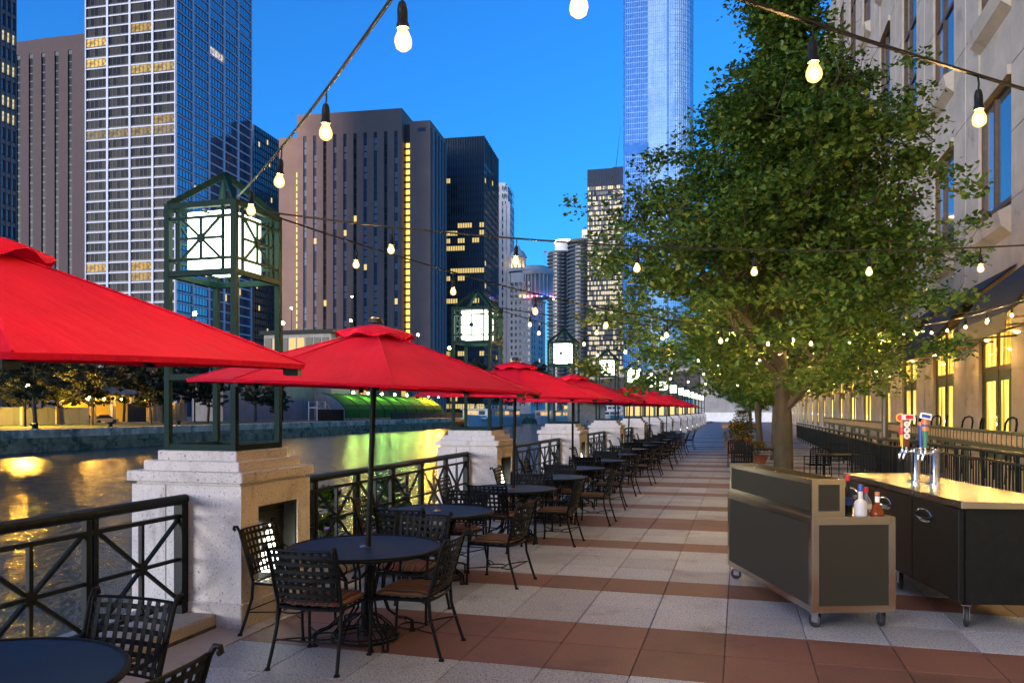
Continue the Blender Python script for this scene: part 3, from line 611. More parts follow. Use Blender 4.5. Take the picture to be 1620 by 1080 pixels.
def plain(name, c, rough=.4, **k): return mat(name, c, rough, 0, .05, 10, **k)
M['c_red'] = plain('tap_red', (.55, .02, .03)); M['c_yel'] = plain('tap_yellow', (.75, .48, .03)); M['c_brn'] = plain('tap_brown', (.12, .035, .015)); M['c_cop'] = plain('tap_copper', (.5, .19, .07))
M['c_blu'] = plain('tap_blue', (.02, .07, .3)); M['c_grn'] = plain('tap_green', (.05, .2, .13)); M['c_wht'] = plain('tap_white', (.8, .78, .74)); M['c_blk'] = plain('tap_black', (.01, .01, .01))
def tower(loc, which, lab):
    e = empty('beer_tower', loc, R(12), lab, 'beer tap', 'beer towers on the cooler')
    MB().lathe([(.09, 0), (.09, .006), (.06, .012), (.046, .02), (.046, .325), (.05, .33), (.05, .345), (.04, .352), (0, .353)], 24).build('column', M['chrome'], e, smooth=True)
    for j, dy in enumerate((.035, -.035)):
        f = MB(); f.tube([(-.03, dy, .31), (-.09, dy*1.3, .31), (-.125, dy*1.4, .305), (-.14, dy*1.4, .27), (-.145, dy*1.4, .235)], [.014, .014, .017, .013, .010], 10); f.lathe([(0, .3), (.018, .3), (.018, .335), (.009, .345), (.009, .37), (0, .37)], 10, (-.115, dy*1.4)); f.build('faucet', M['chrome'], e, smooth=True)
        hx, hy, z0 = -.115, dy*1.4, .365
        hd = [(0, 0), (.016, .0), (.020, .05), (.026, .13), (.028, .15)]
        def lt(p, nm, mm, par=None): return MB().lathe([(r, z0+z) for r, z in p], 14, (hx, hy)).build(nm, mm, par or e, smooth=True)
        if which == 0 and j == 0:
            a = lt([(0, 0), (.018, 0), (.028, .12), (0, .12)], 'tap_handle', M['c_yel']); lt([(0, .1205), (.034, .125), (.036, .165), (.03, .20), (0, .2)], 'cap', M['c_red'], a); lt([(0, .2005), (.024, .2005), (.02, .235), (.026, .28), (0, .28)], 'neck', M['c_cop'], a)
            o = MB().lathe([(0, 0), (.045, 0), (.045, .012), (0, .012)], 20).build('emblem', M['c_yel'], a, (hx-.02, hy, z0+.30), (R(90), 0, R(-18))); MB().lathe([(0, .0125), (.032, .0125)], 18).build('emblem_dot', M['c_red'], a, (hx-.02, hy, z0+.30), (R(90), 0, R(-18)))
        elif which == 0:
            a = MB().box(hx-.02, hx+.02, hy-.03, hy+.03, z0, z0+.34).build('tap_handle', M['c_brn'], e); b_ = MB().box(hx-.03, hx+.07, hy-.04, hy+.04, z0+.28, z0+.335).build('label_plate', M['c_wht'], a); MB().box(hx-.022, hx+.055, hy-.0415, hy-.0402, z0+.288, z0+.327).build('label_script', M['c_red'], a)
            for q, ch in enumerate('IPA'):
                zz = z0+.235-q*.062; MB().lathe([(0, 0), (.031, 0), (.031, .005), (0, .005)], 18).build('letter_disc', M['c_wht'], a, (hx-.008, hy-.031, zz), (PI/2, 0, 0))
                fc = bpy.data.curves.new('letter', 'FONT'); fc.body = ch; fc.size = .045; fc.align_x = 'CENTER'; fc.align_y = 'CENTER'; fc.extrude = .0006; fc.materials.append(M['c_blk'])
                fo = bpy.data.objects.new('letter', fc); me_ = bpy.data.meshes.new_from_object(fo); bpy.data.objects.remove(fo); put('letter', me_, a, (hx-.008, hy-.0372, zz), (PI/2, 0, 0))
        elif j == 0:
            a = lt([(0, 0), (.016, 0), (.022, .13), (.024, .22), (0, .22)], 'tap_handle', M['c_blu']); lt([(0, .2205), (.03, .221), (.03, .26), (0, .26)], 'band', M['c_cop'], a)
        else:
            a = lt([(0, 0), (.016, 0), (.03, .17), (0, .17)], 'tap_handle', M['c_grn']); lt([(0, .1705), (.034, .171), (.034, .215), (0, .215)], 'band', M['c_cop'], a); lt([(0, .2155), (.036, .216), (.036, .235), (0, .235)], 'ring', M['c_blu'], a); lt([(0, .2355), (.033, .236), (.033, .285), (0, .285)], 'band', M['c_cop'], a)
            b_ = MB().bbox(-.055, .055, -.02, .02, 0, .06, .01).build('emblem', M['c_wht'], a, (hx, hy, z0+.29), (0, R(12), R(-15))); MB().box(-.04, .04, -.0215, -.0203, .012, .045).build('emblem_print', M['c_blu'], b_)
tower((1.77, 9.17, 1.0585), 0, 'chrome beer tower with a yellow handle and a brown handle lettered IPA'); tower((1.90, 8.93, 1.0585), 1, 'chrome beer tower with copper-banded blue and green handles')

def glass(name, c, tr=.8, rough=.05):
    m, nt, b = newmat(name); b.inputs['Base Color'].default_value = (*c, 1); b.inputs['Transmission Weight'].default_value = tr; b.inputs['Roughness'].default_value = rough; b.inputs['IOR'].default_value = 1.3; return m
M['g_clear'] = glass('clear_glass', (.85, .88, .9)); M['g_frost'] = glass('frosted_glass', (.8, .82, .86), .35, .5); M['g_dark'] = glass('dark_glass', (.01, .015, .03), .2); M['g_amber'] = glass('amber_glass', (.28, .06, .015), .45)
cr, sr = math.cos(R(19.6)), math.sin(R(19.6))
def onc(x, y): return (.573+x*cr-y*sr, 6.96+x*sr+y*cr, .926)
def bottle(x, y, prof, gm, capm, ch, lab, extra=None):
    e = empty('liquor_bottle', onc(x, y), 0, lab, 'bottle', 'bottles on the bar cart'); b_ = MB().lathe([(r, z) for r, z in prof], 18).build('glass_body', gm, e, smooth=True); r, z = prof[-2]
    MB().lathe([(0, z-.001), (r+.004, z-.001), (r+.004, z+ch), (0, z+ch+.001)], 14).build('cap', capm, e, smooth=True)
    if extra: MB().lathe([(extra[0], extra[1]), (extra[0], extra[2])], 18).build('paper_label', extra[3], e, smooth=True)
bottle(.46, .10, [(0, 0), (.05, 0), (.052, .01), (.052, .10), (.04, .12), (.019, .135), (.018, .20), (0, .201)], M['g_frost'], M['c_blu'], .055, 'frosted white bottle with tall blue cap on the bar cart')
bottle(.50, .40, [(0, 0), (.036, 0), (.038, .01), (.038, .16), (.014, .21), (.014, .26), (0, .261)], M['g_dark'], M['c_red'], .05, 'dark bottle with red cap next to the raised shelf', (.0385, .05, .12, M['c_blu']))
bottle(.60, .28, [(0, 0), (.045, 0), (.047, .01), (.047, .09), (.03, .125), (.015, .145), (.015, .17), (0, .171)], M['g_clear'], M['c_red'], .045, 'clear squat bottle with red cap in the middle of the deck', (.0475, .03, .075, M['c_wht']))
bottle(.615, .12, [(0, 0), (.058, 0), (.06, .008), (.052, .035), (.03, .075), (.017, .10), (.016, .165), (0, .166)], M['g_amber'], M['c_cop'], .025, 'amber bell-shaped bottle with white neck label, rightmost on the cart', (.0185, .105, .155, M['c_wht']))

# ------------------------------------------------------------------ trees
def make_tree(seed, H_, prof, leaves, leaf, r0=.15, fork=2.6, name='tree', lean=(0, 0), extra=(), shift=(0, 0), per=55, sg=(.11, .24)):
    """prof: list of (z, radius); returns (trunk mesh, crown mesh)"""
    rnd = random.Random(seed); tr = MB(); nodes = []
    def rad(z):
        for (a, ra), (b, rb) in zip(prof, prof[1:]):
            if a <= z <= b: return ra+(rb-ra)*(z-a)/(b-a)
        return 0
    top = prof[-1][0]
    def off(z): q = max(-1.1, z*(1-z/6.)); return (shift[0]*q, shift[1]*q)
    pts = [Vector((lean[0]*z+.05*math.sin(z*1.3+seed), lean[1]*z+.05*math.cos(z*1.1), z)) for z in [0, .12, .4, 1, 1.7, fork, fork+.8, fork+1.7, fork+2.8, fork+4, top*.93]]
    rr = [r0*1.35, r0*1.12, r0, r0*.93, r0*.9, r0*.85, r0*.62, r0*.5, r0*.38, r0*.25, r0*.08]
    tr.tube(pts, rr, 10)
    def limb(p, d, L, r, depth):
        n = 5; q = [p]; dd = d.copy()
        for i in range(n):
            dd = (dd+Vector((rnd.gauss(0, .13), rnd.gauss(0, .13), rnd.gauss(.05, .10)))).normalized(); q.append(q[-1]+dd*L/n)
        tr.tube(q, [r*(1-.75*i/n) for i in range(n+1)], 7 if depth == 0 else 4)
        for i in range(1, n+1): nodes.append((q[i], depth))
        if depth < 2:
            for i in range(2, n+1):
                for _ in range(2 if depth == 0 else 1):
                    ax = Vector((rnd.gauss(0, 1), rnd.gauss(0, 1), rnd.gauss(.25, .6))).normalized(); limb(q[i], (dd*.6+ax).normalized(), L*rnd.uniform(.4, .6), r*(1-.75*i/n)*.7+.004, depth+1)
    for (z, a, el, L, r) in extra: limb(Vector((lean[0]*z, lean[1]*z, z)), Vector((math.cos(a)*math.cos(el), math.sin(a)*math.cos(el), math.sin(el))), L, r, 0)
    nl = 16
    for k in range(nl):
        f = k/(nl-1); z = fork+.0+(top*.85-fork)*f**1.15; i = min(range(len(pts)), key=lambda j: abs(pts[j].z-z)); p = Vector((lean[0]*z, lean[1]*z, z))
        a = k*2.39996+rnd.uniform(-.4, .4); L = rad(min(top-.1, z+.9))*rnd.uniform(.7, .95); el = rnd.uniform(.25, .75)+.3*f
        limb(p, Vector((math.cos(a)*math.cos(el), math.sin(a)*math.cos(el), math.sin(el))), L, r0*(.5-.36*f), 0)
    trunk = tr.mesh('trunk', M['bark'], True)
    # leaves in clumps near branch nodes and near the crown's uneven skin
    N = leaves; nc = N//per; C = []
    good = [p for p, dp in nodes if dp > 0 and p.z > prof[0][0] and math.hypot(p.x-lean[0]*p.z-off(p.z)[0], p.y-lean[1]*p.z-off(p.z)[1]) < rad(min(top, p.z))*1.0]
    while len(C) < nc:
        if rnd.random() < .55 and good: c = rnd.choice(good)+Vector((rnd.gauss(0, .22), rnd.gauss(0, .22), rnd.gauss(0, .16)))
        else:
            z = rnd.uniform(prof[0][0], top); ra = rad(z); a = rnd.uniform(0, 2*PI); lump = 1+.16*math.sin(3*a+z*2.1+seed)+.13*math.sin(5*a-z*3.3)+.1*math.sin(z*6+a*2)
            if rnd.random() > (ra/3)**.8+.12: continue
            if z > 7.2 and top > 10.4 and rnd.random() < .7: continue
            f = rnd.uniform(.3, .95)**.5; c = Vector((off(z)[0]+lean[0]*z+ra*f*lump*math.cos(a), off(z)[1]+lean[1]*z+ra*f*lump*math.sin(a), z))
        C.append(c)
    rs = np.random.RandomState(seed); cc = np.repeat(np.array([tuple(c) for c in C]), per, axis=0); n = len(cc)
    cs = np.repeat(rs.uniform(sg[0], sg[1], (nc, 1)), per, axis=0); pos = cc+np.clip(rs.normal(0, 1, (n, 3)), -1.7, 1.7)*cs*np.array([1, 1, .45])
    th = rs.uniform(0, 2*PI, n); tilt = rs.normal(.35, .45, n); roll = rs.normal(0, .5, n); sz = leaf*rs.uniform(.65, 1.25, n)
    d = np.stack([np.cos(th)*np.cos(tilt), np.sin(th)*np.cos(tilt), -np.sin(tilt)], 1); sd_ = np.stack([-np.sin(th), np.cos(th), np.zeros(n)], 1)
    up = np.cross(d, sd_); sd_ = sd_*np.cos(roll)[:, None]+up*np.sin(roll)[:, None]; s1 = sz[:, None]
    up = np.cross(sd_, d)
    base = pos; tip = pos+d*s1*1.15-up*s1*.12; l = pos+d*s1*.5+sd_*s1*.42+up*s1*.13; r = pos+d*s1*.5-sd_*s1*.42+up*s1*.13
    V = np.stack([base, r, tip, l], 1).reshape(-1, 3); me = bpy.data.meshes.new('crown')
    F = np.arange(4*n).reshape(-1, 4); tri = np.concatenate([F[:, [0, 1, 2]], F[:, [0, 2, 3]]], 1).reshape(-1, 3)
    me.vertices.add(4*n); me.vertices.foreach_set('co', V.ravel()); me.loops.add(6*n); me.loops.foreach_set('vertex_index', tri.ravel()); me.polygons.add(2*n)
    me.polygons.foreach_set('loop_start', np.arange(0, 6*n, 3)); me.polygons.foreach_set('loop_total', np.full(2*n, 3)); me.update(calc_edges=True)
    return trunk, me
PR = [(2.2, 1.9), (2.6, 2.6), (3.3, 3.0), (4.6, 2.95), (5.7, 2.6), (6.6, 2.15), (7.2, 1.5), (7.7, .8), (8.4, .42), (9.4, .32), (10.6, .1)]
t1 = make_tree(3, 10.9, PR, 84000, .092, .155, 2.7, lean=(.01, .01), shift=(.33, .05), per=80, sg=(.13, .27), extra=((1.75, R(155), R(52), 2.6, .075), (2.3, R(-15), R(48), 2.6, .07))); t1[1].materials.append(M['leaf'])
t2 = make_tree(11, 10.5, [(2.2, .6), (2.9, 2.2), (3.8, 3.1), (5, 3.2), (6.5, 2.7), (8, 1.8), (9.5, .7), (10.2, .1)], 52000, .115, .15, 2.4); t2[1].materials.append(M['leaf'])
def tree(name, ms, loc, rz, label, sc=1, group=None, cat='tree'):
    e = empty(name, loc, rz, label, cat, group); e.scale = (sc, sc, sc); put('trunk', ms[0], e); put('crown', ms[1], e); return e
tree('promenade_tree', t1, (.72, 14.75, 0), R(200), 'large leafy tree lit by the string lights behind the bar cart', 1, 'trees along the promenade')
TL = ['second', 'third', 'fourth', 'fifth', 'sixth', 'seventh', 'eighth']
for i, y in enumerate((22.6, 30.5, 38.5, 47, 56, 68, 84)): tree('promenade_tree', t2, (1.05+.25*math.sin(i*2.1), y, 0), i*1.9, 'leafy promenade tree, %s trunk in the row counting from the camera' % TL[i], .92+.08*math.sin(i), 'trees along the promenade')

# ------------------------------------------------------------------ the hotel on the right
hot = empty('hotel_building', (0, 0, 0), 0, 'tall pale precast hotel facade with bronze-framed windows on the right', 'building')
XF = 7.0; BP = 5.9; YB = 24.0; WW = 3.0
M['up_glass'] = panes('upper_glass', (.03, .05, .06), (.10, .11, .11), (.9, .7, .3), .35, .03, .2, 0., .04, 1.); M['up_glass'].node_tree.nodes['Principled BSDF'].inputs['IOR'].default_value = 2.0
def litglass():
    m, nt, b = newmat('lit_glass'); L = nt.links; g = nd(nt, 'ShaderNodeNewGeometry'); mp = nd(nt, 'ShaderNodeMapping'); mp.inputs['Scale'].default_value = (1, 1.6, .12); L.new(g.outputs['Position'], mp.inputs[0])
    n = nd(nt, 'ShaderNodeTexNoise', Scale=2.8, Detail=4.); L.new(mp.outputs[0], n.inputs['Vector'])
    r = ramp(nt, [(.32, (.10, .045, .004)), (.48, (.55, .32, .03)), (.68, (1, .74, .18))], n.outputs['Fac']); L.new(r.outputs[0], b.inputs['Emission Color']); b.inputs['Emission Strength'].default_value = .36
    b.inputs['Base Color'].default_value = (.05, .04, .02, 1); b.inputs['Roughness'].default_value = .06; return m
M['lit_glass'] = litglass()
M['dgreen'] = mat('door_green', (.05, .09, .05), .5, 0, .1, 5)
LV = [(7.45, 10.75, 1), (13.45, 20.5, 3), (23.4, 30.2, 3)]
pil = MB(); g = (BP-WW)/2
for (a, b_) in ((0, g-.04), (g+.04, 2*g)): pil.box(XF-.06, XF+.5, a, b_, -.05, 34)
pil.box(XF-.02, XF+.5, g-.04, g+.04, -.05, 34); pil = pil.mesh('pilaster', M['hotel'])
ZB = [-.05, 2.9, 5.25, 7.4, 9.2, 11., 13.4, 15.8, 18.2, 20.6, 23.3, 26, 28.6, 31.2, 34]
pblk = [MB().bbox(XF-.06, XF+.3, a, b_, z0_+.008, z1_-.008, .012).mesh('pilaster_block', M['hotel']) for (a, b_) in ((0, g-.04), (g+.04, 2*g)) for z0_, z1_ in zip(ZB, ZB[1:])]
pcore = MB().box(XF-.03, XF+.5, .01, 2*g-.01, -.05, 34).mesh('pilaster_core', M['hotel'])
walls = [MB().box(XF-.02, XF+.4, 0, WW, a, b_).mesh('spandrel', M['hotel']) for (a, b_) in ((5.25, 6.5), (11.0, 12.5), (20.75, 22.6), (30.4, 34))]
def sillm(z0, z1):
    s = MB(); x = XF-.02; s.add([(x, .001, z0), (x-.28, .001, z0+.22), (x-.36, .001, z0+.62), (x+.3, .001, z1), (x+.3, .001, z0), (x, WW-.001, z0), (x-.28, WW-.001, z0+.22), (x-.36, WW-.001, z0+.62), (x+.3, WW-.001, z1), (x+.3, WW-.001, z0)],
        [(0, 5, 6, 1), (1, 6, 7, 2), (2, 7, 8, 3), (0, 1, 2, 3, 4), (9, 8, 7, 6, 5), (4, 9, 5, 0)]); return s.mesh('sill', M['hotel'])
sills = [sillm(6.5, 7.45), sillm(12.5, 13.45), sillm(22.6, 23.4)]
lint = [MB().box(XF-.16, XF+.3, .0015, WW-.0015, z, z+.26).mesh('lintel', M['hotel']) for z in (10.74, 20.49)]
wins = []
for (z0, z1, nt_) in LV:
    f = MB(); xx = XF+.02; f.box(xx, xx+.12, 0, .14, z0, z1); f.box(xx, xx+.12, WW-.14, WW, z0, z1); f.box(xx, xx+.12, WW*.56, WW*.56+.13, z0, z1)
    zs = [z0+(z1-z0)*i/nt_ for i in range(nt_+1)]
    for i, z in enumerate(zs):
        a = max(z0, z-.07); f.box(xx+.01, xx+.11, .14, WW*.56, a, min(z1, a+.14)); f.box(xx+.01, xx+.11, WW*.56+.13, WW-.14, a, min(z1, a+.14))
    ps = []
    for i in range(nt_):
        for j, (a, b_) in enumerate(((.14, WW*.56), (WW*.56+.13, WW-.14))):
            p = MB(); p.k = (.1*(i*2+j)+.05, 0, 0, 1); p.box(xx+.07, xx+.085, a, b_, zs[i]+.07, zs[i+1]-.07); ps.append(p.mesh('pane', M['up_glass']))
    wins.append((f.mesh('window', M['bronze']), ps))
f = MB(); xx = XF+.03; zt = 5.25; dt = 3.0
for y in (0, WW*.5-.06, WW-.14): f.box(xx, xx+.12, y, y+.14, .45, zt)
for z in (dt-.07, zt-.14): f.box(xx+.01, xx+.11, .14, WW*.5-.06, z, z+.14); f.box(xx+.01, xx+.11, WW*.5+.08, WW-.14, z, z+.14)
gf = f.mesh('window', M['bronze'])
tp = [MB().box(xx+.06, xx+.075, a, b_, dt+.07, zt-.14).mesh('pane', M['lit_glass']) for a, b_ in ((.14, WW*.5-.06), (WW*.5+.08, WW-.14))]
d = MB()
for (a, b_) in ((.45, WW*.5-.07), (WW*.5+.09, WW-.16)):
    for y in (a, b_-.12): d.box(xx+.02, xx+.09, y, y+.12, .45, dt-.08)
    for z in (.45, dt-.35): d.box(xx+.025, xx+.085, a+.12, b_-.12, z, z+.27)
dm = d.mesh('door', M['dgreen'])
dp = [MB().box(xx+.05, xx+.06, a+.12, b_-.12, .72, dt-.35).mesh('pane', M['lit_glass']) for a, b_ in ((.45, WW*.5-.07), (WW*.5+.09, WW-.16))]+[MB().box(xx+.05, xx+.06, .14, .45, .45, dt-.08).mesh('pane', M['lit_glass'])]
hm = MB().tube([(xx-.0, WW*.5-.2, 1.35), (xx-.07, WW*.5-.2, 1.37), (xx-.07, WW*.5-.2, 1.63), (xx, WW*.5-.2, 1.65)], .014, 6).mesh('handle', M['chrome'], True)
for k in range(-7, 17):
    y = YB+BP*k; (put('pilaster', pil, hot, (0, y-2*g, 0)) if not -2 < k < 7 else [put('pilaster_block', q_, hot, (0, y-2*g, 0)) for q_ in pblk]+[put('pilaster_core', pcore, hot, (0, y-2*g, 0))]); [put('spandrel', w_, hot, (0, y, 0)) for w_ in walls]
    for s_ in sills: put('sill', s_, hot, (0, y, 0))
    for l_ in lint: put('lintel', l_, hot, (0, y, 0))
    for fm, ps in wins:
        w = put('window', fm, hot, (0, y, 0))
        for p in ps:
            q = put('pane', p, w); q.color = (0, 0, 0, 1)
            if k >= 4 and random.random() < .08: q.color = (.8, .5, .15, 1)
    w = put('window', gf, hot, (0, y, 0)); dd = put('door', dm, hot, (0, y, 0))
    for p in tp: put('pane', p, w)
    for p in dp: put('pane', p, dd)
    put('handle', hm, dd)
MB().box(XF+.5, XF+30, YB-7*BP-6, YB+17*BP, -.05, 34).build('core_wall', M['hotel'], hot)
# awnings over the ground floor windows
aw = MB(); a0, a1 = -.5, WW+.5; prof = [(XF-.07, 5.62), (5.6, 4.55), (5.0, 3.72), (4.97, 3.36)]
aw.add([(x, a0, z) for x, z in prof]+[(x, a1, z) for x, z in prof]+[(x+.02, a0, z-.02) for x, z in prof]+[(x+.02, a1, z-.02) for x, z in prof], [(i, i+1, i+5, i+4) for i in range(3)]+[(i+8, i+12, i+13, i+9) for i in range(3)])
aw.add([(XF-.07, a1+.005, 5.6), (5.6, a1+.005, 4.54), (5.0, a1+.005, 3.71), (4.98, a1+.005, 3.37), (5.05, a1+.005, 3.37), (XF-.07, a1+.005, 4.7)], [(0, 1, 2, 3, 4, 5)]); aw = aw.mesh('awning_cloth', M['awn'])
ar = MB()
for y in (a0+.05, (a0+a1)/2, a1-.05): ar.bar((XF-.07, y, 3.75), (5.03, y, 3.62), .05, .05); ar.bar((XF-.07, y, 4.9), (5.3, y, 4.0), .04, .04)
ar.bar((5.03, a0, 3.6), (5.03, a1, 3.6), .05, .05); ar.bar((6.0, a0, 3.69), (6.0, a1, 3.69), .04, .04); ar = ar.mesh('awning_frame', M['bronze'])
M['spot'] = emit('warm_spot', (1, .60, .17), 110.)
spm = MB().lathe([(0, 0), (.05, 0), (.05, -.02), (0, -.025)], 10).mesh('spot_lamp', M['spot'])
for k in range(-1, 17):
    e = empty('window_awning', (0, YB+BP*k, 0), 0, 'dark green shed awning over the hotel ground floor window, %s bay from the right' % (ORD+['seventeenth', 'eighteenth'])[k+1], 'awning', 'awnings along the hotel')
    put('awning_cloth', aw, e); put('awning_frame', ar, e); put('spot_lamp', spm, e, (6.3, -.25, 3.66)); put('spot_lamp', spm, e, (6.3, WW+.25, 3.66))

# ------------------------------------------------------------------ terrace, ramp fence, furniture on the right
tag(MB().box(4.1, XF-.07, -12, 62, -.05, .44).build('terrace', M['terr']), kind='structure')
wp = MB().bbox(-.012, .012, .012, .243, 1.235, 1.40, .004).mesh('wood_panel', M['wood']); bl = MB().box(-.02, .02, -.012, .012, 1.225, 1.41).mesh('divider', M['dkgreen'])
SL = 2.04
tr_ = MB().box(-.045, .045, .0, SL-.004, 1.41, 1.46).mesh('top_rail', M['dkgreen']); br_ = MB().box(-.035, .035, .0, SL-.004, 1.15, 1.225).mesh('bottom_rail', M['dkgreen']); po = MB().box(-.035, .035, -.035, .035, .44, 1.409).mesh('post', M['dkgreen'])
jw = MB()
for c in range(8): jw.box(-.012, .012, c*.255+.012, c*.255+.243, 1.235, 1.40)
jw = jw.mesh('wood_infill', M['wood'])
for k in range(17):
    e = empty('terrace_railing', (4.17, 9.0+SL*k, 0), 0, 'olive terrace railing section with square wooden panels, %s from the right end' % (ORD+['seventeenth'])[k], 'railing', 'terrace railing sections')
    put('top_rail', tr_, e); put('bottom_rail', br_, e); put('post', po, e, (.04, .04, 0))
    if k < 7:
        for c in range(8): put('wood_panel', wp, e, (0, c*.255, 0)); put('divider', bl, e, (0, c*.255, 0))
    else: put('wood_infill', jw, e)
def rz_(y): return 1.26 if y < 11.2 else (1.26-.18*(y-11.2)/10.4 if y < 21.6 else 1.08-.05*(y-21.6)/35)
sec = 4.4
for k in range(10):
    y0, y1 = 8.6+sec*k, 8.6+sec*(k+1)-.02; za, zb_ = rz_(y0), rz_(y1)
    e = empty('ramp_fence', (3.4, y0, 0), 0, 'black iron ramp fence with thin balusters, %s section from the right' % ORD[k], 'fence', 'ramp fence sections')
    MB().tube([(0, 0, za), (0, y1-y0, zb_)], .032, 10).build('handrail', M['rail'], e, smooth=True)
    MB().bar((0, 0, za-.13), (0, y1-y0, zb_-.13), .03, .03).build('rail', M['rail'], e); MB().bar((0, 0, .16), (0, y1-y0, .16), .03, .03).build('rail', M['rail'], e)
    for q in range(3): MB().box(-.022, .022, q*1.45, q*1.45+.044, 0, za+(zb_-za)*q/3-.03).build('post', M['rail'], e)
    bm = MB().box(-.009, .009, -.012, .012, .17, 1).mesh('baluster', M['rail']); nb = 30
    if k < 4:
        for q in range(nb): put('baluster', bm, e, (0, .08+q*(sec-.1)/nb, 0), (0, 0, 0), (1, 1, (za-.145+(zb_-za)*q/nb)))
    else:
        s = MB()
        for q in range(nb): s.box(-.009, .009, .07+q*(sec-.1)/nb, .094+q*(sec-.1)/nb, .17, za-.14)
        tag(s.build('baluster_row', M['rail'], e), kind='stuff')
# steel pole with an arm
M['polem'] = mat('pole_steel', (.12, .11, .09), .35, .3, .1, 5)
e = empty('light_pole', (4.0, 24.9, 0), 0, 'slim steel pole with a horizontal arm carrying the string lights', 'pole')
MB().tube([(0, 0, 0), (0, 0, 4.36)], .085, 14).build('shaft', M['polem'], e, smooth=True); MB().tube([(0, 0, 4.02), (-1.35, -.05, 4.02)], .06, 12).build('arm', M['polem'], e, smooth=True); MB().lathe([(0, 4.42), (.06, 4.41), (.09, 4.36), (0, 4.36)], 12).build('cap', M['steel'], e, smooth=True)
# high-top chairs on the terrace
hc = {}
s = MB()
for sx in (-1, 1):
    for sy in (-1, 1): s.tube([(.2*sx, .2*sy, 0), (.16*sx, .16*sy, .72)], .013, 6)
s.ring((0, 0, .3), .19, .009, 16, 5); hc['legs'] = s.mesh('leg_frame', M['iron'], True)
hc['seat'] = MB().lathe([(0, .72), (.2, .72), (.22, .745), (.2, .77), (0, .775)], 18).mesh('seat', M['wood'], True)
hc['hoop'] = MB().tube([(-.21, -.05, .74), (-.24, -.18, .95), (-.24, -.2, 1.1), (-.17, -.22, 1.19), (0, -.235, 1.22), (.17, -.22, 1.19), (.24, -.2, 1.1), (.24, -.18, .95), (.21, -.05, .74)], .022, 8).mesh('hoop_back', M['iron'], True)
for i in range(11):
    y = 13.2+1.55*i; e = empty('hoop_back_stool', (4.85+.12*(i % 2), y, .44), R(90)+.3*math.sin(i*3.), 'black hoop-back bar stool on the terrace, %s from the right' % ORD[i], 'stool', 'hoop-back stools on the terrace')
    put('leg_frame', hc['legs'], e); put('seat', hc['seat'], e); put('hoop_back', hc['hoop'], e)
# long bar table, dark, just inside the ramp fence
e = empty('counter_table', (3.62, 20.2, 0), 0, 'dark high counter table behind the ramp fence by the steel pole', 'table')
MB().bbox(-.25, .25, -1.1, 1.1, 1.09, 1.14, .015).build('table_top', M['rail'], e)
for y in (-.95, .95): MB().box(-.03, .03, y-.03, y+.03, 0, 1.09).build('leg', M['rail'], e)
# mesh chairs and tables round the tree
s = MB()
for i in range(9): s.box(-.24+i*.06-.012, -.24+i*.06+.012, -.262, -.258, .42, .84)
for i in range(8): s.box(-.25, .25, -.266, -.262, .44+i*.052, .46+i*.052)
gb = s.mesh('back_mesh', M['iron'])
s = MB(); s.tube([(-.26, -.30, 0), (-.26, -.26, .42), (-.25, -.27, .80), (-.2, -.275, .86), (.2, -.275, .86), (.25, -.27, .80), (.26, -.26, .42), (.26, -.30, 0)], .014, 6)
for sx in (-1, 1): s.tube([(.26*sx, .25, 0), (.26*sx, .24, .6), (.26*sx, .2, .64), (.26*sx, -.25, .64)], .013, 6)
gfm = s.mesh('tube_frame', M['iron'], True); gs = MB().bbox(-.24, .24, -.25, .24, .41, .44, .01).mesh('seat', M['iron'])
NM = ['left of the tree trunk beside the walkway', 'right of the tree trunk beyond the bar cart', 'beyond the left table, facing the camera', 'farther back, beside the flower planter', 'far right beneath the ramp fence', 'behind the tree close to the ramp fence']
for i, (x, y, a) in enumerate(((.05, 22.2, 0), (1.9, 21.6, .2), (.1, 24.6, 3.1), (-.1, 26.8, 0), (2.7, 19.2, -.3), (2.5, 23.6, 2.6))):
    e = empty('mesh_patio_chair', (x, y, 0), a, 'black mesh patio chair '+NM[i], 'chair', 'mesh chairs round the tree'); put('tube_frame', gfm, e); put('back_mesh', gb, e); put('seat', gs, e)
for i, (x, y, l_) in enumerate(((.7, 23.4, 'square black patio table behind the tree trunk'), (2.3, 20.8, 'square black patio table right of the tree trunk'))):
    e = empty('square_table', (x, y, 0), .1, l_, 'table'); MB().bbox(-.5, .5, -.5, .5, .71, .74, .01).build('table_top', M['iron'], e)
    for sx in (-1, 1):
        for sy in (-1, 1): MB().box(.42*sx-.02, .42*sx+.02, .42*sy-.02, .42*sy+.02, 0, .71).build('leg', M['iron'], e)
